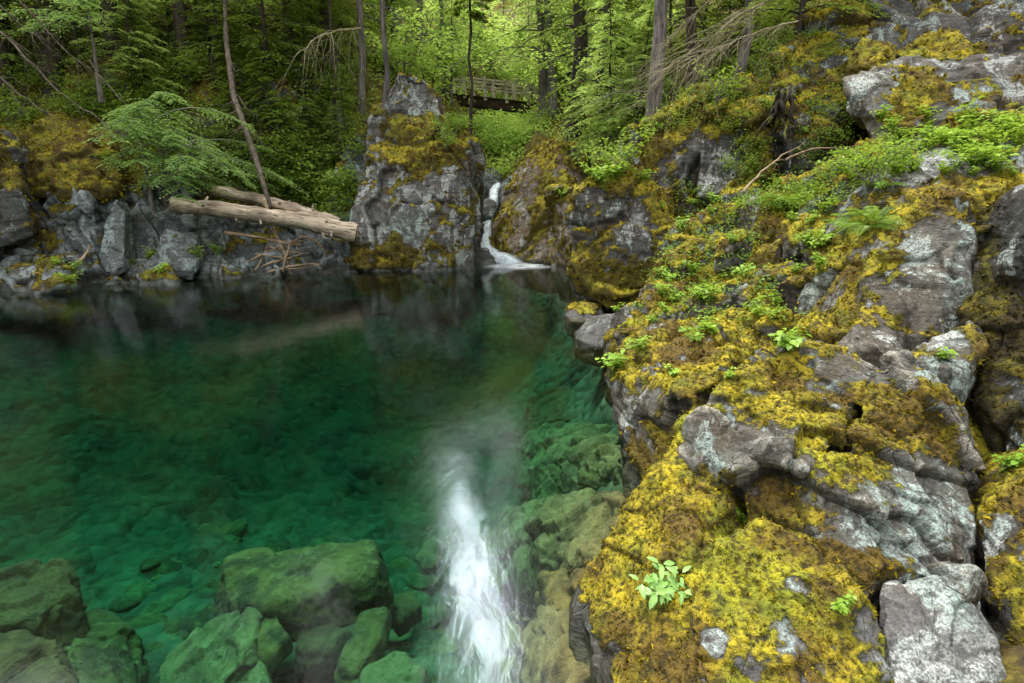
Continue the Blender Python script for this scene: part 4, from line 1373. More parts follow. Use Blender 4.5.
def twig_net(T, p0, p1, r0, sag, ntw, tl, seed, droop=.5, tdir=None):
    r = np.random.default_rng(seed)
    k = 14
    s = np.linspace(0, 1, k)
    pts = p0 + (p1 - p0) * s[:, None] - np.array([0, 0, 1]) * (sag * 4 * s * (1 - s))[:, None] + np.cumsum(r.normal(0, .008 * np.linalg.norm(p1 - p0), (k, 3)), 0)
    T.tube(pts, r0 * (1.05 - s * .85), 6, False)
    dr = norm(p1 - p0)
    for i in range(ntw):
        f = r.uniform(.08, 1)
        b0 = np.array([np.interp(f, s, pts[:, a]) for a in range(3)])
        d = norm(dr * .7 + r.normal(0, .55, 3)) if tdir is None else norm(np.array(tdir) + r.normal(0, .42, 3))
        L = tl * r.uniform(.4, 1.2)
        q = np.linspace(0, 1, 6)
        tp = b0 + d * (L * q)[:, None] - np.array([0, 0, 1]) * (L * droop * q ** 2)[:, None] + np.cumsum(r.normal(0, .02 * L, (6, 3)), 0)
        T.tube(tp, r0 * .24 * (1.1 - q), 4, False)
        for z in range(r.integers(2, 5)):
            c0 = tp[r.integers(1, 6)]
            e = norm(d + r.normal(0, .6, 3))
            l2 = L * r.uniform(.2, .5)
            T.tube(np.array([c0, c0 + e * l2 * .5 - np.array([0, 0, .1 * l2]), c0 + e * l2 - np.array([0, 0, .35 * l2])]), [r0 * .12, r0 * .09, r0 * .04], 3, False)


# ------------------------------------------------------------------ tell look-alikes apart by what they stand beside
LM = [('the waterfall', 486, 225), ('the footbridge', 497, 95), ('the rock pillar', 415, 180), ('the driftwood logs', 265, 215), ('the left shore cliff', 130, 225),
      ('the orange brown moss bank', 70, 155), ('the cedar boughs', 195, 150), ('the leaning bare trunk', 245, 100), ('the brown leaning rock wall', 535, 205),
      ('the moss crowned bluff', 615, 240), ('the white streaked bluff', 700, 160), ('the pale straight trunk', 652, 50), ('the mossy broken bluff', 815, 70),
      ('the flat rock ledge', 940, 85), ('the pointed slab', 915, 260), ('the leaning dark slab', 850, 225), ('the green slope', 870, 175),
      ('the yellow hump at the water', 650, 310), ('the undercut rock', 640, 420), ('the foreground crag', 840, 430), ('the moss skirt', 640, 570), ('the dark hollow left of the pillar', 335, 160)]
ORD = ['first', 'second', 'third', 'fourth', 'fifth', 'sixth', 'seventh', 'eighth', 'ninth', 'tenth', 'eleventh', 'twelfth', 'thirteenth', 'fourteenth', 'fifteenth',
       'sixteenth', 'seventeenth', 'eighteenth', 'nineteenth', 'twentieth']


def name_them():
    by = {}
    for o, ph, px, py in LAB:
        if 'pool bed' in ph:
            row = 'near the bottom edge' if py > 600 else 'under the near water' if py > 520 else 'in mid pool' if py > 430 else 'in the far water'
            colm = 'far left' if px < 130 else 'left' if px < 260 else 'centre' if px < 400 else 'towards the right shore'
            key = f'{ph} {row} {colm}'
        else:
            n, x, y = min(LM, key=lambda l: (l[1] - px) ** 2 + (l[2] - py) ** 2)
            dx, dy = px - x, py - y
            rel = ('right of' if dx > 0 else 'left of') if abs(dx) > abs(dy) else ('below' if dy > 0 else 'above')
            if dx * dx + dy * dy < 900:
                rel = 'close beside'
            key = f'{ph} {rel} {n}'
        by.setdefault(key, []).append((px, o))
    for key, l in by.items():
        l.sort(key=lambda t: t[0])
        for i, (px, o) in enumerate(l):
            lab = key if len(l) == 1 else f'{key}, ' + ('leftmost' if i == 0 else f'{ORD[min(i, 19)]} from left')
            w = lab.split()
            o['label'] = ' '.join(w[:16])


def reg(o, phrase, cat, group, p=None):
    tag(o, '', cat, group)
    px, py = to_px(p if p is not None else o.location)
    LAB.append((o, phrase, px, py))


for o, c in HUMPS:
    px, py = to_px(c)
    LAB.append((o, 'small mossy hump', px, py))

# ------------------------------------------------------------------ forest behind the gorge
BT = [conifer(19, .26, 64, .12, 3.6, .42, .30, 100 + i, 'needle_bright', 'bark_grey', 7, m=4, flat=.45) for i in range(3)]
BM = [conifer(23, .30, 64, .22, 3.8, .45, .32, 110 + i, 'needle_mid', 'bark_dark', 7, m=4, flat=.45) for i in range(3)]
spots = [(395, 58, 1), (425, 46, 0), (450, 62, 0), (472, 52, 0), (505, 60, 0), (530, 50, 0), (548, 62, 0), (570, 46, 0), (600, 52, 0), (625, 42, 1), (655, 50, 0), (690, 44, 1),
         (372, 50, 0), (330, 48, 0), (410, 70, 0), (520, 72, 0), (560, 74, 0), (610, 70, 0), (720, 52, 0), (760, 44, 1),
         (240, 46, 1), (140, 46, 1), (40, 44, 1), (820, 38, 1), (880, 36, 1), (950, 36, 1), (1010, 34, 1),
         (585, 34, 0), (572, 42, 0), (404, 38, 0), (553, 35, 0), (444, 37, 0), (452, 37, 0), (545, 36, 0), (548, 37, 0), (640, 34, 1), (382, 36, 0)]
for i, (px, Y, kd) in enumerate(spots):
    p = P(px, 150, Y)
    z = gz(p[0], Y)
    s = rng.uniform(.8, 1.15)
    if 430 < px < 535:
        s = min(s, (2.5 + Y * math.tan(R(18)) - z) / 19.0)
    if s < .2:
        continue
    o = plant('conifer', (BM if kd else BT)[i % 3], (p[0], Y, z), None, s)
    reg(o, 'tall dark green conifer' if kd else 'light green conifer', 'tree', 'conifers of the forest behind the gorge', (p[0], Y, z + 7 * s))
BL = [broadleaf(5.0, 7, 1300, .28, 200 + i, 'far_leaf', .65, 'bark_grey') for i in range(2)]
for i, (px, Y, s, zz_) in enumerate([(405, 30, .8, 0), (428, 31, .8, 0), (446, 37, .8, -1), (570, 37, .8, 0), (470, 50, 1.1, -1), (500, 52, 1.0, -1), (535, 48, 1.2, 0), (440, 48, 1.2, 0),
                                     (590, 30, .8, 0), (612, 26, .6, 0), (565, 38, 1.1, 0), (388, 34, .9, 0), (350, 31, .8, 0), (310, 30, .8, 0), (630, 27, .8, 0), (490, 55, 1.2, 0)]):
    p = P(px, 150, Y)
    o = plant('vine_maple', BL[i % 2], (p[0], Y, gz(p[0], Y) + zz_ * .4), None, s)
    reg(o, 'bright green vine maple', 'tree', 'vine maples around the gorge', (p[0], Y, gz(p[0], Y) + 2.5 * s))

# trunks one can tell apart
for px, py, Y, h, r0, lean, bark, c0, rm, mt_, lab, dead in [
    (650, 112, 15.5, 24, .19, (.012, 0), 'bark_pale', .42, 3.4, 'needle_mid', 'pale grey straight conifer trunk standing above the moss covered bluffs', 4),
    (572, 110, 27, 26, .34, (-.005, 0), 'bark_dark', .16, 3.6, 'needle_mid', 'dark thick conifer with hanging green boughs right of the footbridge', 10),
    (379, 108, 23.5, 20, .10, (-.006, 0), 'bark_pale', .42, 1.8, 'needle_mid', 'thin pale conifer trunk rising behind the rock pillar', 8),
    (358, 92, 24.5, 21, .13, (-.004, 0), 'bark_grey', .36, 2.2, 'needle_mid', 'slender grey brown conifer trunk just left of the thin pale one', 10),
    (338, 130, 22.5, 14, .07, (.0, 0), 'bark_dark', .45, 1.4, 'needle_dark', 'very thin dark conifer trunk before the bare blue grey outcrop', 8),
    (328, 80, 26.5, 22, .25, (0, 0), 'bark_dark', .34, 3.0, 'needle_dark', 'broad dark conifer trunk at the top of the hollow left of the pillar', 6),
    (467, 152, 25.5, 12, .09, (.0, 0), 'bark_dark', .5, .8, 'needle_mid', 'thin dark conifer crossing the left end of the footbridge', 12),
    (441, 105, 38, 22, .16, (.0, 0), 'bark_grey', .34, 2.4, 'needle_bright', 'thin distant conifer trunk above the pillar left of the footbridge', 10),
    (182, 85, 22.0, 22, .22, (.0, 0), 'bark_dark', .40, 3.2, 'needle_dark', 'dark conifer trunk high on the left slope over the cedar boughs', 16),
    (120, 80, 21.5, 22, .25, (-.01, 0), 'bark_dark', .38, 3.4, 'needle_dark', 'dark conifer with drooping boughs over the orange brown moss bank', 16),
    (48, 82, 20.5, 22, .26, (-.01, 0), 'bark_dark', .36, 3.6, 'needle_dark', 'dark thick conifer with dead limbs at the far left', 20),
    (4, 100, 20.0, 20, .24, (.01, 0), 'bark_dark', .3, 3.2, 'needle_dark', 'dark conifer trunk cut by the left edge of the photo', 16),
    (290, 70, 25, 20, .16, (0, 0), 'bark_dark', .22, 2.6, 'needle_mid', 'green conifer between the leaning bare trunk and the hollow', 10),
    (205, 100, 22.8, 16, .10, (.02, 0), 'bark_dark', .45, 2.0, 'needle_dark', 'slim dark conifer pole left of the leaning bare trunk', 14),
    (735, 60, 19, 16, .12, (0, 0), 'bark_grey', .3, 2.2, 'needle_mid', 'slim conifer on the rim between the pale trunk and the broken bluff', 8),
    (604, 112, 24, 17, .15, (0, 0), 'bark_dark', .05, 2.8, 'needle_mid', 'green conifer spreading boughs over the rim right of the gorge', 4),
    (690, 85, 19, 18, .16, (0, 0), 'bark_dark', .12, 2.8, 'needle_mid', 'green conifer on the rim just right of the pale trunk', 6),
]:
    p = P(px, py, Y)
    z = min(p[2], gz(p[0], Y) + .3) if not 565 < px < 610 else gz(p[0], Y)
    parts = conifer(h, r0, 70, c0, rm, .5, .17, int(px), mt_, bark, 9, lean=lean, dead=dead, m=6, flat=.4)
    o = plant('conifer', parts, (p[0], Y, z), 0)
    tag(o, lab, 'tree')
print('forest', time.time() - T0)

# ------------------------------------------------------------------ left slope: saplings, cedar, snag, dead limbs
SP = [conifer(5.5, .07, 64, .03, 1.7, .42, .12, 300 + i, ['needle_mid', 'needle_dark', 'needle_mid', 'needle_bright'][i], 'bark_dark', 10, m=6, flat=.35) for i in range(4)]
for px, py, kd, s in [(30, 75, 1, .9), (85, 70, 1, 1.0), (135, 90, 1, .9), (165, 60, 1, 1.2), (215, 85, 0, .9), (265, 70, 0, 1.2), (300, 95, 0, .8), (315, 60, 0, 1.3), (345, 85, 0, .9),
                      (285, 150, 0, .6), (305, 170, 0, .55), (330, 165, 0, .45), (250, 130, 1, .6), (345, 150, 0, .5), (230, 170, 0, .5), (60, 40, 1, 1.4), (200, 35, 1, 1.3), (250, 25, 0, 1.4), (110, 30, 1, 1.5),
                      (10, 50, 1, 1.5), (150, 120, 1, .7), (290, 195, 0, .45), (320, 205, 0, .4), (340, 40, 0, 1.4)]:
    q = hit(px, py)
    if q is None:
        continue
    o = plant('hemlock_sapling', SP[kd + 2 * (rng.random() < .4)] if kd < 2 else SP[kd], q[0] - np.array([0, 0, .1]), None, s * rng.uniform(.9, 1.1), (rng.normal(0, .08), .12 + rng.normal(0, .06)))
    reg(o, 'young hemlock with drooping green sprays' if kd == 0 else 'young shaded hemlock', 'tree', 'young hemlocks on the left slope', q[0] + np.array([0, 0, 1.2]))
for px, py, s, kd in [(612, 130, .8, 3), (590, 158, .6, 3), (600, 120, 1.0, 3), (635, 122, .8, 3), (640, 118, .6, 0), (620, 90, 1.1, 0), (670, 80, 1.0, 0), (720, 70, .8, 0),
                      (760, 50, .9, 0), (800, 20, 1.0, 0), (700, 60, 1.0, 0), (600, 150, .4, 3)]:
    q = hit(px, py)
    if q is None:
        continue
    o = plant('hemlock_sapling', SP[kd], q[0] - np.array([0, 0, .1]), None, s * rng.uniform(.9, 1.1), (rng.normal(0, .08), -.08))
    reg(o, 'young light green hemlock', 'tree', 'young hemlocks on the right rim', q[0] + np.array([0, 0, 1.2]))

# the cedar reaching out over the shore
c0 = P(165, 190, 18.8)
ced = conifer(2.6, .09, 22, .05, 3.3, .66, .125, 401, 'cedar', 'bark_grey', 17, az=(-1.9, .7), rise=.55, m=11, spread=1.0, power=.35, flat=.15, lean=(.05, -.1))
tag(plant('cedar', ced, c0, 0), 'young cedar with flat pale green boughs reaching over the driftwood logs', 'tree')
ced2 = conifer(1.8, .06, 18, .05, 2.2, .44, .11, 402, 'cedar', 'bark_grey', 13, az=(-2.4, .2), rise=.30, m=8, spread=1.0, power=.3, flat=.15)
tag(plant('cedar', ced2, P(150, 186, 18.4), 0), 'lower dark green cedar sprawling on the cliff edge above the pointed grey block', 'tree')
tag(plant('cedar', conifer(2.2, .05, 12, .3, 2.0, .55, .12, 403, 'cedar', 'bark_grey', 12, az=(-2.6, -.4), rise=.3, m=8, power=.3, flat=.15), P(95, 60, 19.6), 0),
    'pale cedar spray hanging near the top left above the cedar boughs', 'tree')

T = Geo()
pts = np.array([P(226, -120, 23), P(224, -20, 22), P(226, 40, 21.3), P(233, 95, 20.4), P(246, 130, 19.7), P(258, 165, 19.0), P(270, 208, 18.3)])
T.tube(pts, [.05, .06, .07, .085, .085, .08, .07], 9, True, .3, 9)
sn = empty('leaning_trunk', pts[-1])
add_obj('trunk', T.mesh('trunk', M['dead'], True, pts[-1]), sn)
T = Geo()
for k in range(10):
    b0 = pts[2] + (pts[4] - pts[2]) * rng.random()
    twig_net(T, b0, b0 + np.array([rng.uniform(-.9, .9), rng.uniform(-.7, .2), rng.uniform(-1.2, -.2)]), .018, .1, 6, .5, 500 + k)
add_obj('dead_limbs', T.mesh('dead_limbs', M['dead'], True, pts[-1]), sn)
tag(sn, 'bare grey trunk leaning down the left slope to the driftwood logs', 'dead tree')

for k, (a, b_, rr, nt_, tl, lab) in enumerate([
    ((-20, 10, 16.5), (120, 130, 16.5), .03, 12, .8, 'long bare limb slanting down from the top left corner'),
    ((10, -10, 17), (95, 75, 17.5), .025, 14, .9, 'bare drooping limb under the top left edge'),
    ((-20, 60, 15.5), (60, 120, 16), .025, 10, .7, 'bare limb low at the left edge above the dark overhang'),
    ((90, 60, 18.2), (150, 125, 17.6), .02, 8, .6, 'short bare limb ending in front of the cedar boughs'),
    ((-10, -5, 15), (50, 40, 15.5), .02, 14, .9, 'tangle of bare twigs filling the top left corner')]):
    T = Geo()
    p0, p1 = P(*a), P(*b_)
    twig_net(T, p0, p1, rr, .15, nt_, tl, 600 + k, .6)
    tag(add_obj('dead_limb', T.mesh('dead_limb', M['dead'], True, p0), None, p0), lab, 'dead limb', 'bare limbs at the upper left')
# pale drooping limb over the hollow
T = Geo()
p0, p1 = P(360, 28, 22), P(292, 58, 20.5)
twig_net(T, p0, p1, .04, -.15, 34, .9, 640, 1.1, (-.35, -.2, -.7))
tag(add_obj('dead_limb', T.mesh('dead_limb', M['twig_pale'], True, p0), None, p0), 'pale lichen hung limb drooping over the hollow left of the pillar', 'dead limb')
# bare pale twigs at the top right
for k, (a, b_, rr, nt_, tl, td, lab) in enumerate([
    ((785, -10, 13.2), (655, 80, 13.2), 0.022, 51, 1.3, (-.8, -.1, -.5), 'spray of pale bare twigs sweeping down past the pale straight trunk'),
    ((800, 20, 12.8), (690, 70, 12.6), 0.019, 42, 1.1, (-.85, -.1, -.35), 'pale bare branch with long parallel twigs in front of the broken bluff'),
    ((720, -10, 13.8), (668, 45, 14), 0.015, 33, .9, (-.7, -.1, -.6), 'short pale twigs hanging just right of the pale straight trunk')]):
    T = Geo()
    p0, p1 = P(*a), P(*b_)
    twig_net(T, p0, p1, rr, -.1, nt_, tl, 660 + k, .35, td)
    tag(add_obj('dead_branch', T.mesh('dead_branch', M['twig_pale'], True, p0), None, p0), lab, 'dead branch', 'pale bare branches at the upper right')
for a, b_, lab in [((742, 192, 9.9), (800, 150, 10.4), 'crooked grey stick lying on the green slope above the pale pointed tip'),
                   ((785, 160, 10.5), (850, 148, 10.2), 'thin stick crossing the crooked stick on the green slope')]:
    T = Geo()
    p0, p1 = P(*a), P(*b_)
    twig_net(T, p0, p1, .022, -.12, 5, .4, 700 + int(a[0]), .2)
    tag(add_obj('fallen_stick', T.mesh('fallen_stick', M['stick'], True, p0), None, p0), lab, 'stick')
# gnarled root stump on the bluff
T = Geo()
c = P(782, 112, 13.2)
for k in range(9):
    th = k * .7
    a = np.array([math.cos(th), math.sin(th) * .6, 0])
    r3 = np.random.default_rng(k)
    q = np.linspace(0, 1, 9)
    T.tube(c + np.array([0, 0, .45 * (1 - k * .05)]) + a * (q * .5)[:, None] - np.array([0, 0, 1]) * (q ** .8 * .75)[:, None] + np.cumsum(r3.normal(0, .04, (9, 3)), 0), .05 * (1.15 - q), 6, True, .4, k)
for k, (dx, hh) in enumerate([(-.03, .42)]):
    q = np.linspace(0, 1, 9)
    r3 = np.random.default_rng(50 + k)
    T.tube(c + np.array([dx, 0, .1]) + np.array([dx * 1.5, 0, hh]) * q[:, None] + np.cumsum(r3.normal(0, .025, (9, 3)), 0), .085 * (1.15 - q), 8, True, .6, k)
tag(add_obj('stump', T.mesh('stump', M['bark_dark'], True, c), None, c), 'dark gnarled stump with exposed roots between the two mossy bluffs', 'stump')

# ------------------------------------------------------------------ driftwood
def log(name, a, b_, ra, rb, lab, seed, n=18, knots=13, bend=.1):
    r = np.random.default_rng(seed)
    p0, p1 = np.array(a), np.array(b_)
    d = p1 - p0
    L = np.linalg.norm(d)
    ux = d / L
    uz = norm(np.cross(np.cross(ux, [0, 0, 1.0]), ux))
    uy = np.cross(uz, ux)
    t = np.linspace(0, 1, 40)
    T = Geo()
    loc = np.column_stack([t * L, bend * np.sin(t * 5 + seed) * .4, bend * np.sin(t * math.pi)])
    rad = ra + (rb - ra) * t + .012 * np.sin(t * 23 + seed)
    T.tube(loc, rad, n, False, .28, seed)
    for k in range(knots):
        f = r.uniform(.08, .95)
        th = r.uniform(0, 6.28)
        o = np.array([f * L, 0, bend * math.sin(f * math.pi)])
        dr = norm(np.array([r.uniform(-.2, .5), math.cos(th), math.sin(th)]))
        rr = ra + (rb - ra) * f
        T.tube(np.array([o + dr * rr * .8, o + dr * rr * 1.1, o + dr * rr * r.uniform(1.25, 2.1)]), [rr * .3, rr * .2, rr * .12], 7, True, .2, k)
    root = empty(name, p0)
    root.rotation_mode = 'QUATERNION'
    from mathutils import Matrix
    root.rotation_quaternion = Matrix(np.column_stack([ux, uy, uz]).tolist()).to_quaternion()
    add_obj('trunk', T.mesh('trunk', M['log'], True), root)
    for x, rr, s in ((0, ra, -1), (L, rb, 1)):
        E = Geo()
        m_ = 20
        th = np.linspace(0, 6.283, m_, endpoint=False)
        rw = rr * 1.0 * (1 + .08 * np.sin(th * 3 + seed))
        e = .05
        V = [np.array([[x + s * e * .9, bend * .4 * math.sin((x / L) * 5 + seed), 0]])]
        for q in (.35, .7, .97):
            V.append(np.column_stack([x + s * e * r.uniform(.2, 1.1, m_), rw * q * np.cos(th) + V[0][0, 1], rw * q * np.sin(th)]))
        V = np.concatenate(V)
        j = np.arange(m_)
        tri = np.stack([np.zeros(m_, int), 1 + j, 1 + (j + 1) % m_], 1)
        qd = [np.stack([1 + k * m_ + j, 1 + (k + 1) * m_ + j, 1 + (k + 1) * m_ + (j + 1) % m_, 1 + k * m_ + (j + 1) % m_], 1) for k in (0, 1)]
        E.add(V, np.concatenate(qd), tri)
        add_obj('broken_end', E.mesh('broken_end', M['log_end']), root)
    tag(root, lab, 'log', 'driftwood logs')
    return root


log('driftwood_log', P(172, 205, 17.3), P(356, 233, 18.35), .20, .265, 'longest bleached driftwood log, its sawn end against the rock pillar', 3)
log('driftwood_log', P(213, 190, 18.4), P(338, 224, 19.2), .15, .20, 'thinner driftwood log lying behind the longest one', 5)
log('driftwood_log', P(286, 213, 18.7), P(352, 236, 19.0), .13, .15, 'short driftwood log wedged between the two larger ones at the pillar', 8, knots=3)
for k, (a, b_, r0, lab) in enumerate([
    ((262, 198, 18.2), (292, 273, 18.1), .055, 'reddish pole standing slanted in front of the driftwood logs'),
    ((225, 234, 17.9), (300, 243, 18.2), .045, 'pale horizontal stick under the longest driftwood log'),
    ((250, 262, 18.0), (303, 240, 18.4), .035, 'thin stick rising to the right in the debris heap'),
    ((255, 270, 17.9), (275, 236, 18.4), .03, 'short steep stick at the left of the debris heap'),
    ((262, 268, 17.9), (300, 252, 18.0), .035, 'stick low in the debris heap near the water'),
    ((268, 272, 17.8), (318, 262, 18.1), .035, 'stick lying along the waterline below the debris heap'),
    ((255, 255, 18.1), (290, 262, 18.0), .03, 'small pale stick across the debris heap'),
    ((298, 238, 18.4), (328, 252, 18.5), .04, 'stick sloping down right towards the pillar foot'),
    ((270, 247, 18.2), (312, 256, 18.3), .028, 'thin curved stick in the upper debris heap'),
    ((262, 205, 18.6), (322, 222, 18.9), .04, 'dark branch lying over the thinner driftwood log'),
    ((283, 272, 17.8), (300, 240, 18.3), .03, 'leaning stick right of the reddish pole'),
    ((80, 262, 16.3), (92, 246, 16.8), .04, 'curved pale stick caught on the left shore ledge')]):
    T = Geo()
    p0, p1 = P(*a), P(*b_)
    s = np.linspace(0, 1, 8)
    r3 = np.random.default_rng(800 + k)
    T.tube(p0 + (p1 - p0) * s[:, None] + np.cumsum(r3.normal(0, .02, (8, 3)), 0) + np.array([0, 0, 1]) * (.10 * r3.normal() * np.sin(s * 3.14))[:, None], r0 * (1.1 - .5 * s), 7, True, .3, k)
    if k in (1, 2, 4, 5):
        twig_net(T, p0 + (p1 - p0) * .3, p1 + r3.normal(0, .12, 3), r0 * .5, .03, 4, .4, 820 + k, .1)
    tag(add_obj('driftwood_stick', T.mesh('driftwood_stick', M['stick'], True, p0), None, p0), lab, 'stick', 'sticks of the driftwood heap')

# ------------------------------------------------------------------ footbridge
A, B = P(436, 101.5, 41.5), P(566, 117, 38.5)
dv = B - A
LB = np.linalg.norm(dv)
br = empty('footbridge', A)
ux = dv / LB
uy = norm(np.cross([0, 0, 1.0], ux))
uz = np.cross(ux, uy)


def bar(G, p, q, w, h):
    """box from p to q in bridge coordinates (along, across, up), w across and h tall"""
    p, q = np.array(p, float), np.array(q, float)
    d = norm(q - p)
    s = np.array([0, 1.0, 0]) if abs(d[1]) < .9 else np.array([1.0, 0, 0])
    u = norm(np.cross(d, s))
    V = []
    for e in (p, q):
        for a, c in ((-1, -1), (1, -1), (1, 1), (-1, 1)):
            V.append(e + s * a * w / 2 + u * c * h / 2)
    V = np.array(V)
    V = V[:, :1] * ux + V[:, 1:2] * uy + V[:, 2:] * uz
    G.add(V, [(3, 2, 1, 0), (4, 5, 6, 7), (0, 1, 5, 4), (1, 2, 6, 5), (2, 3, 7, 6), (3, 0, 4, 7)])


for y in (.15, 1.35):
    G = Geo(); bar(G, (0, y, .27), (LB, y, .27), .22, .54); add_obj('beam', G.mesh('beam', M['bridge_dark']), br)
G = Geo()
k = 0
while k * .24 < LB:
    bar(G, (k * .24 + .1, -.05, .585), (k * .24 + .1, 1.55, .585), .21, .06)
    k += 1
add_obj('deck', G.mesh('deck', M['bridge_dark']), br)
for y in (.02, 1.48):
    for z, hh in ((1.62, .11), (1.20, .09)):
        G = Geo(); bar(G, (0, y - (.06 if y < 1 else -.06), z), (LB, y - (.06 if y < 1 else -.06), z), .06, hh); add_obj('rail', G.mesh('rail', M['bridge_pale']), br)
    for k in range(7):
        x = .35 + k * 1.45
        if x > LB:
            break
        G = Geo(); bar(G, (x + .22, y, .40), (x - .12, y, 1.72), .12, .19); add_obj('post', G.mesh('post', M['bridge_pale']), br)
tag(br, 'wooden footbridge with pale railings and dark beams crossing the gorge upstream', 'bridge')

# ------------------------------------------------------------------ waterfall
def falls_mat(name, dens, stretch):
    m, nt, out = new_mat(name)
    b = NB(nt)
    tc = b.n('ShaderNodeNewGeometry').outputs['Position']
    mp = b.n('ShaderNodeMapping')
    mp.inputs['Scale'].default_value = stretch
    b.link(tc, mp.inputs['Vector'])
    n1 = b.noise(mp.outputs[0], 4.0, 3, .5, .2)
    e = b.attr('edge')
    a = b.math('MULTIPLY', b.ramp(n1, .50 - dens * .4, .95 - dens * .4), b.ramp(e, 0, .6))
    d = b.n('ShaderNodeBsdfDiffuse')
    b.set(d.inputs[0], b.mix(b.ramp(n1, .4, .7), (.72, .82, .88), (.96, .98, .99)))
    t = b.n('ShaderNodeBsdfTranslucent')
    t.inputs[0].default_value = (.8, .88, .95, 1)
    m1 = b.n('ShaderNodeMixShader')
    m1.inputs[0].default_value = .45
    b.link(d.outputs[0], m1.inputs[1])
    b.link(t.outputs[0], m1.inputs[2])
    tr = b.n('ShaderNodeBsdfTransparent')
    mx = b.n('ShaderNodeMixShader')
    b.link(a, mx.inputs[0])
    b.link(tr.outputs[0], mx.inputs[1])
    b.link(m1.outputs[0], mx.inputs[2])
    b.link(mx.outputs[0], out.inputs[0])
    return m


wf = empty('waterfall', P(490, 264, 21.2))
o0 = np.array(wf.location)


def ribbon(path, widths, seed, nw=14):
    pa = np.array(path)
    s0 = np.linspace(0, 1, len(pa))
    s = np.linspace(0, 1, 60)
    c = np.column_stack([np.interp(s, s0, pa[:, a]) for a in range(3)])
    for _ in range(6):
        c[1:-1] = (c[:-2] + 2 * c[1:-1] + c[2:]) / 4
    w = np.interp(s, s0, widths)
    v = np.linspace(-1, 1, nw)
    tan = norm(np.gradient(c, axis=0))
    sd = norm(np.cross(tan, np.array([.15, -1.0, .5])))
    nr = norm(np.cross(sd, tan))
    V = c[:, None] + sd[:, None] * (w[:, None] * v[None] / 2)[:, :, None] + nr[:, None] * ((1 - v[None] ** 2) * .25 * w[:, None])[:, :, None]
    V = V.reshape(-1, 3)
    V = V + .04 * np.column_stack([perlin(V * 3, seed), perlin(V * 3, seed + 1), perlin(V * 3, seed + 2)])
    i = np.arange(59)[:, None] * nw
    j = np.arange(nw - 1)[None]
    Q = np.stack([i + j, i + j + 1, i + nw + j + 1, i + nw + j], -1).reshape(-1, 4)
    return V, Q, np.tile(1 - np.abs(v), 60) * np.repeat(np.clip(np.minimum(s * 12, (1 - s) * 5), 0, 1), nw)


up_p = [P(498, 184, 26.6), P(494, 192, 25.6), P(493, 203, 24.7), P(489, 214, 24.0), P(487, 224, 23.4)]
lo_p = [P(489, 213, 23.9), P(487, 222, 23.2), P(484, 238, 22.4), P(485, 249, 21.9), P(492, 256, 21.5), P(507, 262, 21.1), P(525, 266, 20.8)]
for nm, pp, ww, sd_ in (('upper_cascade', up_p, [.35, .45, .5, .5, .4], 1), ('lower_cascade', lo_p, [.4, .5, .56, .60, .66, .7, .5], 4)):
    G = Geo()
    V, Qd, e = ribbon(pp, ww, sd_)
    G.add(V, Qd, None, edge=e)
    V, Qd, e = ribbon([q + np.array([.05, -.10, .05]) for q in pp], [w * .6 for w in ww], sd_ + 9)
    G.add(V, Qd, None, edge=e)
    add_obj(nm, G.mesh(nm, falls_mat(nm, 1.05, (1.6, 1.6, .18)), True, o0), wf)
G = Geo()
nr_, nt2 = 14, 60
c = P(520, 267, 20.3)
th = np.linspace(0, 6.283, nt2, endpoint=False)
V, e = [], []
for k in range(nr_):
    q = k / (nr_ - 1)
    V.append(np.column_stack([c[0] + q * 1.35 * np.cos(th), c[1] + q * 1.1 * np.sin(th), np.full(nt2, .012) + .02 * (1 - q)]))
    e.append(np.full(nt2, 1 - q))
V = np.concatenate(V)
i = np.arange(nr_ - 1)[:, None] * nt2
j = np.arange(nt2)[None]
Qd = np.stack([i + j, i + (j + 1) % nt2, i + nt2 + (j + 1) % nt2, i + nt2 + j], -1).reshape(-1, 4)
G.add(V, Qd, None, edge=np.concatenate(e))
add_obj('foam', G.mesh('foam', falls_mat('foam', .62, (.6, 2.6, 1)), True, o0), wf)
tag(wf, 'narrow white waterfall pouring between the pillar and the brown rock wall', 'waterfall')
print('objects', time.time() - T0)

# ------------------------------------------------------------------ ferns, shrubs and herbs
FE = [fern(13, .95, 900 + i) for i in range(3)]
SH = [broadleaf(1.25, 6, 420, .105, 920 + i, 'maple', .8) for i in range(3)]
HE = [herb(9, .32, .085, 940 + i, 'herb', 3) for i in range(4)]
HS = [herb(5, .16, .055, 960 + i, 'herb', 3) for i in range(3)]


def scatter(region, n, protos, name, phrase, cat, group, smin, smax, ok=None, tilt=.15, seed=0, sink=.02):
    r = np.random.default_rng(seed)
    made = 0
    for _ in range(n * 6):
        if made >= n:
            break
        x0_, y0_, x1_, y1_ = region
        px, py = r.uniform(x0_, x1_), r.uniform(y0_, y1_)
        q = hit(px, py)
        if q is None or q[1][2] < .25 or q[0][2] < .15 or (ok and not ok(px, py, q)):
            continue
        o = plant(name, protos[r.integers(len(protos))], q[0] - np.array([0, 0, sink]), None, r.uniform(smin, smax), (r.normal(0, tilt), r.normal(0, tilt)))
        reg(o, phrase, cat, group, q[0])
        made += 1


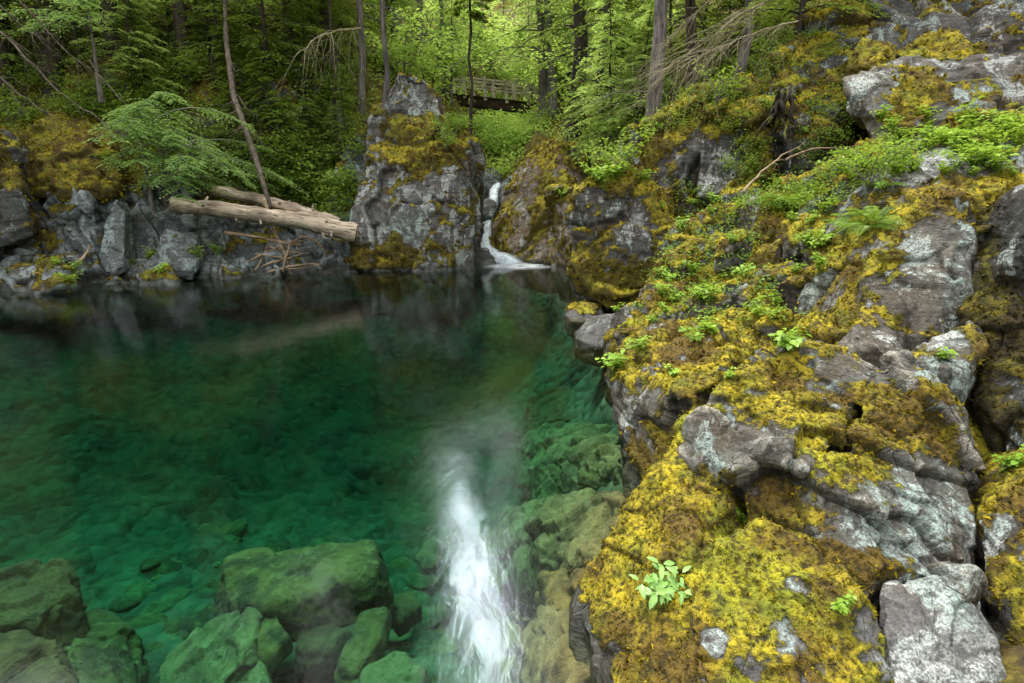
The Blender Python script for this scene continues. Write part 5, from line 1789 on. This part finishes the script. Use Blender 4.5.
scatter((100, 120, 200, 190), 7, FE, 'fern', 'small fern', 'fern', 'ferns on the left slope', .5, .8, seed=1)
scatter((230, 130, 350, 225), 16, FE, 'fern', 'bright fern', 'fern', 'ferns in the hollow left of the pillar', .6, 1.0, seed=2)
scatter((180, 60, 350, 130), 14, FE, 'fern', 'shaded fern', 'fern', 'ferns on the upper left slope', .7, 1.1, seed=3)
scatter((270, 60, 350, 210), 10, SH, 'shrub', 'leafy green shrub', 'shrub', 'shrubs on the left slope', .8, 1.3, seed=4)
scatter((125, 60, 270, 170), 8, SH, 'shrub', 'shaded leafy shrub', 'shrub', 'shrubs on the left slope', .6, 1.0, seed=5)
scatter((425, 125, 470, 155), 4, SH, 'shrub', 'bright leafy shrub', 'shrub', 'shrubs around the gorge', .5, .9, seed=6)
scatter((592, 100, 650, 172), 9, SH, 'shrub', 'bright leafy shrub', 'shrub', 'shrubs around the gorge', .6, 1.0, seed=7)
scatter((660, 30, 830, 105), 8, SH, 'shrub', 'yellow green shrub', 'shrub', 'shrubs on the right bluffs', .5, .9, seed=8)
scatter((740, 110, 905, 190), 7, SH, 'shrub', 'leafy green shrub', 'shrub', 'shrubs on the green slope', .3, .5, seed=9)
scatter((735, 150, 900, 240), 10, FE, 'fern', 'small green fern', 'fern', 'ferns on the green slope', .35, .55, seed=10)
scatter((790, 118, 1020, 182), 60, HE, 'woodland_herb', 'lush green herb', 'plant', 'herbs on the green slope', .38, .85, seed=11)
scatter((660, 180, 830, 320), 36, HE, 'woodland_herb', 'small green herb', 'plant', 'herbs on the mossy mounds', .4, .8, seed=12)
scatter((610, 290, 800, 350), 12, HS, 'moss_sprig', 'tiny green sprig', 'plant', 'sprigs on the near moss', .7, 1.2, seed=13)
scatter((930, 118, 1020, 150), 10, HE, 'woodland_herb', 'lush bright herb', 'plant', 'herbs on the green slope', .6, 1.1, seed=14)
scatter((560, 175, 650, 200), 6, HE, 'woodland_herb', 'small herb', 'plant', 'herbs on the bluffs', 1.0, 1.6, seed=15)
scatter((30, 255, 320, 285), 8, HE, 'woodland_herb', 'small bright herb', 'plant', 'herbs on the left shore', .8, 1.3, seed=16)
# plants on the near rocks that are worth a name each
for px, py, pr, s, lab in [
    (612, 372, HE[0], .9, 'green plant hanging off the lip of the undercut rock over the water'),
    (636, 352, HE[1], .6, 'small green plant on top of the undercut rock'),
    (672, 375, HS[1], .8, 'tiny sprig in the ochre moss of the undercut rock'),
    (742, 522, HS[0], .75, 'single small green sprig on top of the ochre moss boulder'),
    (727, 378, HS[2], .6, 'small sprig in the moss left of the crag ridge'),
    (940, 360, HS[1], .9, 'green sprig on the shadowed moss beside the flat grey shelf'),
    (838, 610, HS[2], .7, 'small sprig in the dark gap right of the ochre boulder'),
    (700, 300, HE[2], .7, 'green plant on the wide mossy shoulder'),
    (1005, 470, HE[3], .6, 'green plant at the right edge on the green mossy boulder')]:
    q = hit(px, py)
    if q is not None:
        tag(plant('moss_sprig', pr, q[0] - np.array([0, 0, .015]), None, s), lab, 'plant')
q = hit(660, 592)
sg = herb(9, .19, .078, 990, 'seedling', 3, .22)
tag(plant('seedling', sg, q[0] - np.array([0, 0, .02]), .4, .95, (.35, -.2)), 'bright green leafy seedling growing out of the moss skirt in the foreground', 'plant')

# ------------------------------------------------------------------ ground cover nobody could count
def cover(name, regions, n, size, mat, seed, keep):
    r = np.random.default_rng(seed)
    C = Geo()
    for (x0_, y0_, x1_, y1_, w) in regions:
        for _ in range(int(n * w)):
            px, py = r.uniform(x0_, x1_), r.uniform(y0_, y1_)
            q = hit(px, py)
            if q is None or q[0][2] < .35 or q[2] not in keep or q[0][1] > 60:
                continue
            p0, nn, _o = q
            den = float(perlin(p0[None] * .8, 71)[0]) + float(perlin(p0[None] * 2.5, 72)[0]) * .6
            if den < -.12:
                continue
            m = r.integers(6, 13)
            sc = size * (.6 + .03 * p0[1])
            p = p0 + r.normal(0, sc * 2.4, (m, 3)) * np.array([1, 1, .3]) + nn * r.uniform(0, sc * 2.2, (m, 1))
            d = norm(r.normal(0, 1, (m, 3)) * np.array([1, 1, .5]) + np.array([0, 0, .15]) + nn * .3)
            C.leaves(p, d, norm(np.array([0, 0, 1.0]) + nn * .6 + r.normal(0, .4, (m, 3))), sc * r.uniform(.7, 1.5, m), sc * r.uniform(.22, .36, m),
                     rnd=np.clip(r.normal(.5, .25, m) + den * .5, 0, 1))
    o = add_obj(name, C.mesh(name, M[mat]))
    o['kind'] = 'stuff'


cover('undergrowth', [(0, 0, 360, 120, 1.0), (0, 100, 350, 200, .6), (250, 120, 360, 240, .5), (640, 0, 800, 100, .3)], 3800, .09, 'cover', 31, ('ground', 'rock_outcrop'))
cover('ground_cover', [(640, 30, 860, 130, .6), (740, 130, 1024, 240, 1.0), (640, 180, 820, 320, .3)], 2600, .05, 'fern', 32, ('ground', 'mossy_mound', 'mossy_hump', 'rock_bluff'))
cover('far_foliage', [(370, 0, 650, 185, 1.0), (470, 105, 545, 175, .6)], 3000, .11, 'far_leaf', 33, ('ground', 'conifer', 'vine_maple', 'foliage'))
print('plants', time.time() - T0)

for q in MOSSQ:
    grow_moss(*q)
name_them()
print('moss', time.time() - T0)

# ------------------------------------------------------------------ water
def water_mat():
    m, nt, out = new_mat('pool_water')
    b = NB(nt)
    pos = b.n('ShaderNodeNewGeometry').outputs['Position']
    mp = b.n('ShaderNodeMapping')
    mp.inputs['Scale'].default_value = (1.0, .55, 1)
    b.link(pos, mp.inputs['Vector'])
    n1 = b.noise(mp.outputs[0], 1.6, 3, .5, .3)
    n2 = b.noise(mp.outputs[0], 9.0, 4, .6, .4)
    n3 = b.noise(mp.outputs[0], 34.0, 2, .5)
    h = b.math('ADD', b.math('MULTIPLY', n1, .7), b.math('ADD', b.math('MULTIPLY', n2, .11), b.math('MULTIPLY', n3, .035)))
    bp = b.n('ShaderNodeBump')
    bp.inputs['Strength'].default_value = 1.0
    bp.inputs['Distance'].default_value = .011
    b.link(h, bp.inputs['Height'])
    fr = b.n('ShaderNodeFresnel')
    fr.inputs['IOR'].default_value = 1.333
    b.link(bp.outputs[0], fr.inputs['Normal'])
    t = b.n('ShaderNodeBsdfTransparent')
    gl = b.n('ShaderNodeBsdfGlossy')
    gl.inputs['Roughness'].default_value = .10
    b.link(bp.outputs[0], gl.inputs['Normal'])
    mx = b.n('ShaderNodeMixShader')
    b.link(fr.outputs[0], mx.inputs[0])
    b.link(t.outputs[0], mx.inputs[1])
    b.link(gl.outputs[0], mx.inputs[2])
    b.link(mx.outputs[0], out.inputs[0])
    va = b.n('ShaderNodeVolumeAbsorption')
    # light lost per metre: red goes first, then blue
    sig = (.40, .112, .145)
    mxs = max(sig)
    va.inputs['Color'].default_value = (1 - sig[0] / mxs, 1 - sig[1] / mxs, 1 - sig[2] / mxs, 1)
    va.inputs['Density'].default_value = mxs
    b.link(va.outputs[0], out.inputs['Volume'])
    return m


x0, x1, y0, y1 = -24.0, 5.0, -9.0, 23.0
V = [(x0, y0, 0), (x1, y0, 0), (x1, y1, 0), (x0, y1, 0), (x0, y0, -9), (x1, y0, -9), (x1, y1, -9), (x0, y1, -9)]
wq = [(0, 1, 2, 3), (7, 6, 5, 4), (0, 4, 5, 1), (1, 5, 6, 2), (2, 6, 7, 3), (3, 7, 4, 0)]
struct(add_obj('pool_water', mesh_np('pool_water', V, wq, None, None, water_mat())))

# ------------------------------------------------------------------ light
SUN_AZ, SUN_EL = R(-42), R(63)   # azimuth from +Y towards +X, elevation
sd = np.array([math.sin(SUN_AZ) * math.cos(SUN_EL), math.cos(SUN_AZ) * math.cos(SUN_EL), math.sin(SUN_EL)])
sl = bpy.data.lights.new('sun', 'SUN')
sl.energy = 5.0
sl.angle = R(8)
sl.color = (1.0, .96, .86)
so = bpy.data.objects.new('sun', sl)
COL.objects.link(so)
so.rotation_euler = Vector(sd).to_track_quat('Z', 'Y').to_euler()
so.location = (-20, -10, 40)

world = bpy.data.worlds.new('World')
scene.world = world
world.use_nodes = True
nt = world.node_tree
nt.nodes.clear()
b = NB(nt)
wo = b.n('ShaderNodeOutputWorld')
sky = b.n('ShaderNodeTexSky')
sky.sky_type = 'NISHITA'
sky.sun_disc = False
sky.sun_elevation = SUN_EL
sky.sun_rotation = SUN_AZ
bg1 = b.n('ShaderNodeBackground')
b.link(sky.outputs[0], bg1.inputs[0])
bg1.inputs[1].default_value = .06
# thin bright cloud over the whole sky, plus glows added to streak the water
tc = b.n('ShaderNodeTexCoord')
cd = ray(478, 190)
CA, CE = R(-5.2), R(36)
cl_n = b.noise(tc.outputs['Generated'], 2.2, 4, .55)
bg2 = b.n('ShaderNodeBackground')
bg2.inputs[0].default_value = (1, .985, .94, 1)
sx = b.n('ShaderNodeSeparateXYZ')
b.link(tc.outputs['Generated'], sx.inputs[0])
az = b.math('ARCTAN2', sx.outputs[0], sx.outputs[1])
el = b.math('ARCSINE', sx.outputs[2])
def glow(a0, e0, slope, wa, we, amp):
    c = b.math('ADD', b.math('MULTIPLY', b.math('SUBTRACT', el, R(e0)), slope), R(a0))
    da = b.math('DIVIDE', b.math('SUBTRACT', az, c), R(wa))
    de = b.math('DIVIDE', b.math('SUBTRACT', el, R(e0)), R(we))
    r2 = b.math('ADD', b.math('MULTIPLY', da, da), b.math('MULTIPLY', de, de))
    return b.math('MULTIPLY', b.math('POWER', 2.718, b.math('MULTIPLY', r2, -1.0)), amp)


lobe = b.math('ADD', glow(-4.4, 36, .26, 2.2, 10, 76.0), glow(-20.5, 33, .3, 1.0, 3.0, 26.0))  # narrow glows added and tilted to place white streaks on the pool
lobe = b.math('MULTIPLY', lobe, b.ramp(el, R(21), R(29)))
lobe = b.math('MULTIPLY', lobe, b.ramp(b.noise(tc.outputs['Generated'], 20, 5, .62), .36, .64, .12, 1.25))
# overcast: the zenith is about three times as bright as the horizon
stv = b.math('MULTIPLY', b.ramp(cl_n, .3, .7, 1.5, 2.5), b.ramp(sx.outputs[2], .05, .95, .32, 1.85, False))
b.link(stv, bg2.inputs[1])
bg3 = b.n('ShaderNodeBackground')
bg3.inputs[0].default_value = (.80, .91, 1, 1)
b.link(lobe, bg3.inputs[1])
ad3 = b.n('ShaderNodeAddShader')
b.link(bg2.outputs[0], ad3.inputs[0])
b.link(bg3.outputs[0], ad3.inputs[1])
ad = b.n('ShaderNodeAddShader')
b.link(bg1.outputs[0], ad.inputs[0])
b.link(ad3.outputs[0], ad.inputs[1])
b.link(ad.outputs[0], wo.inputs[0])

# ------------------------------------------------------------------ render settings
scene.render.engine = 'CYCLES'
cy = scene.cycles
cy.use_denoising = True
try:
    cy.denoiser = 'OPENIMAGEDENOISE'
    cy.denoising_input_passes = 'RGB_ALBEDO_NORMAL'
except Exception:
    pass
cy.max_bounces = 8
cy.diffuse_bounces = 5
cy.adaptive_threshold = .03
cy.glossy_bounces = 3
cy.transmission_bounces = 4
cy.transparent_max_bounces = 12
cy.volume_bounces = 0
cy.caustics_reflective = False
cy.caustics_refractive = False
cy.sample_clamp_indirect = 6
scene.view_settings.view_transform = 'Standard'
scene.view_settings.look = 'None'
scene.view_settings.exposure = 0
scene.view_settings.gamma = 1
print('script', time.time() - T0)
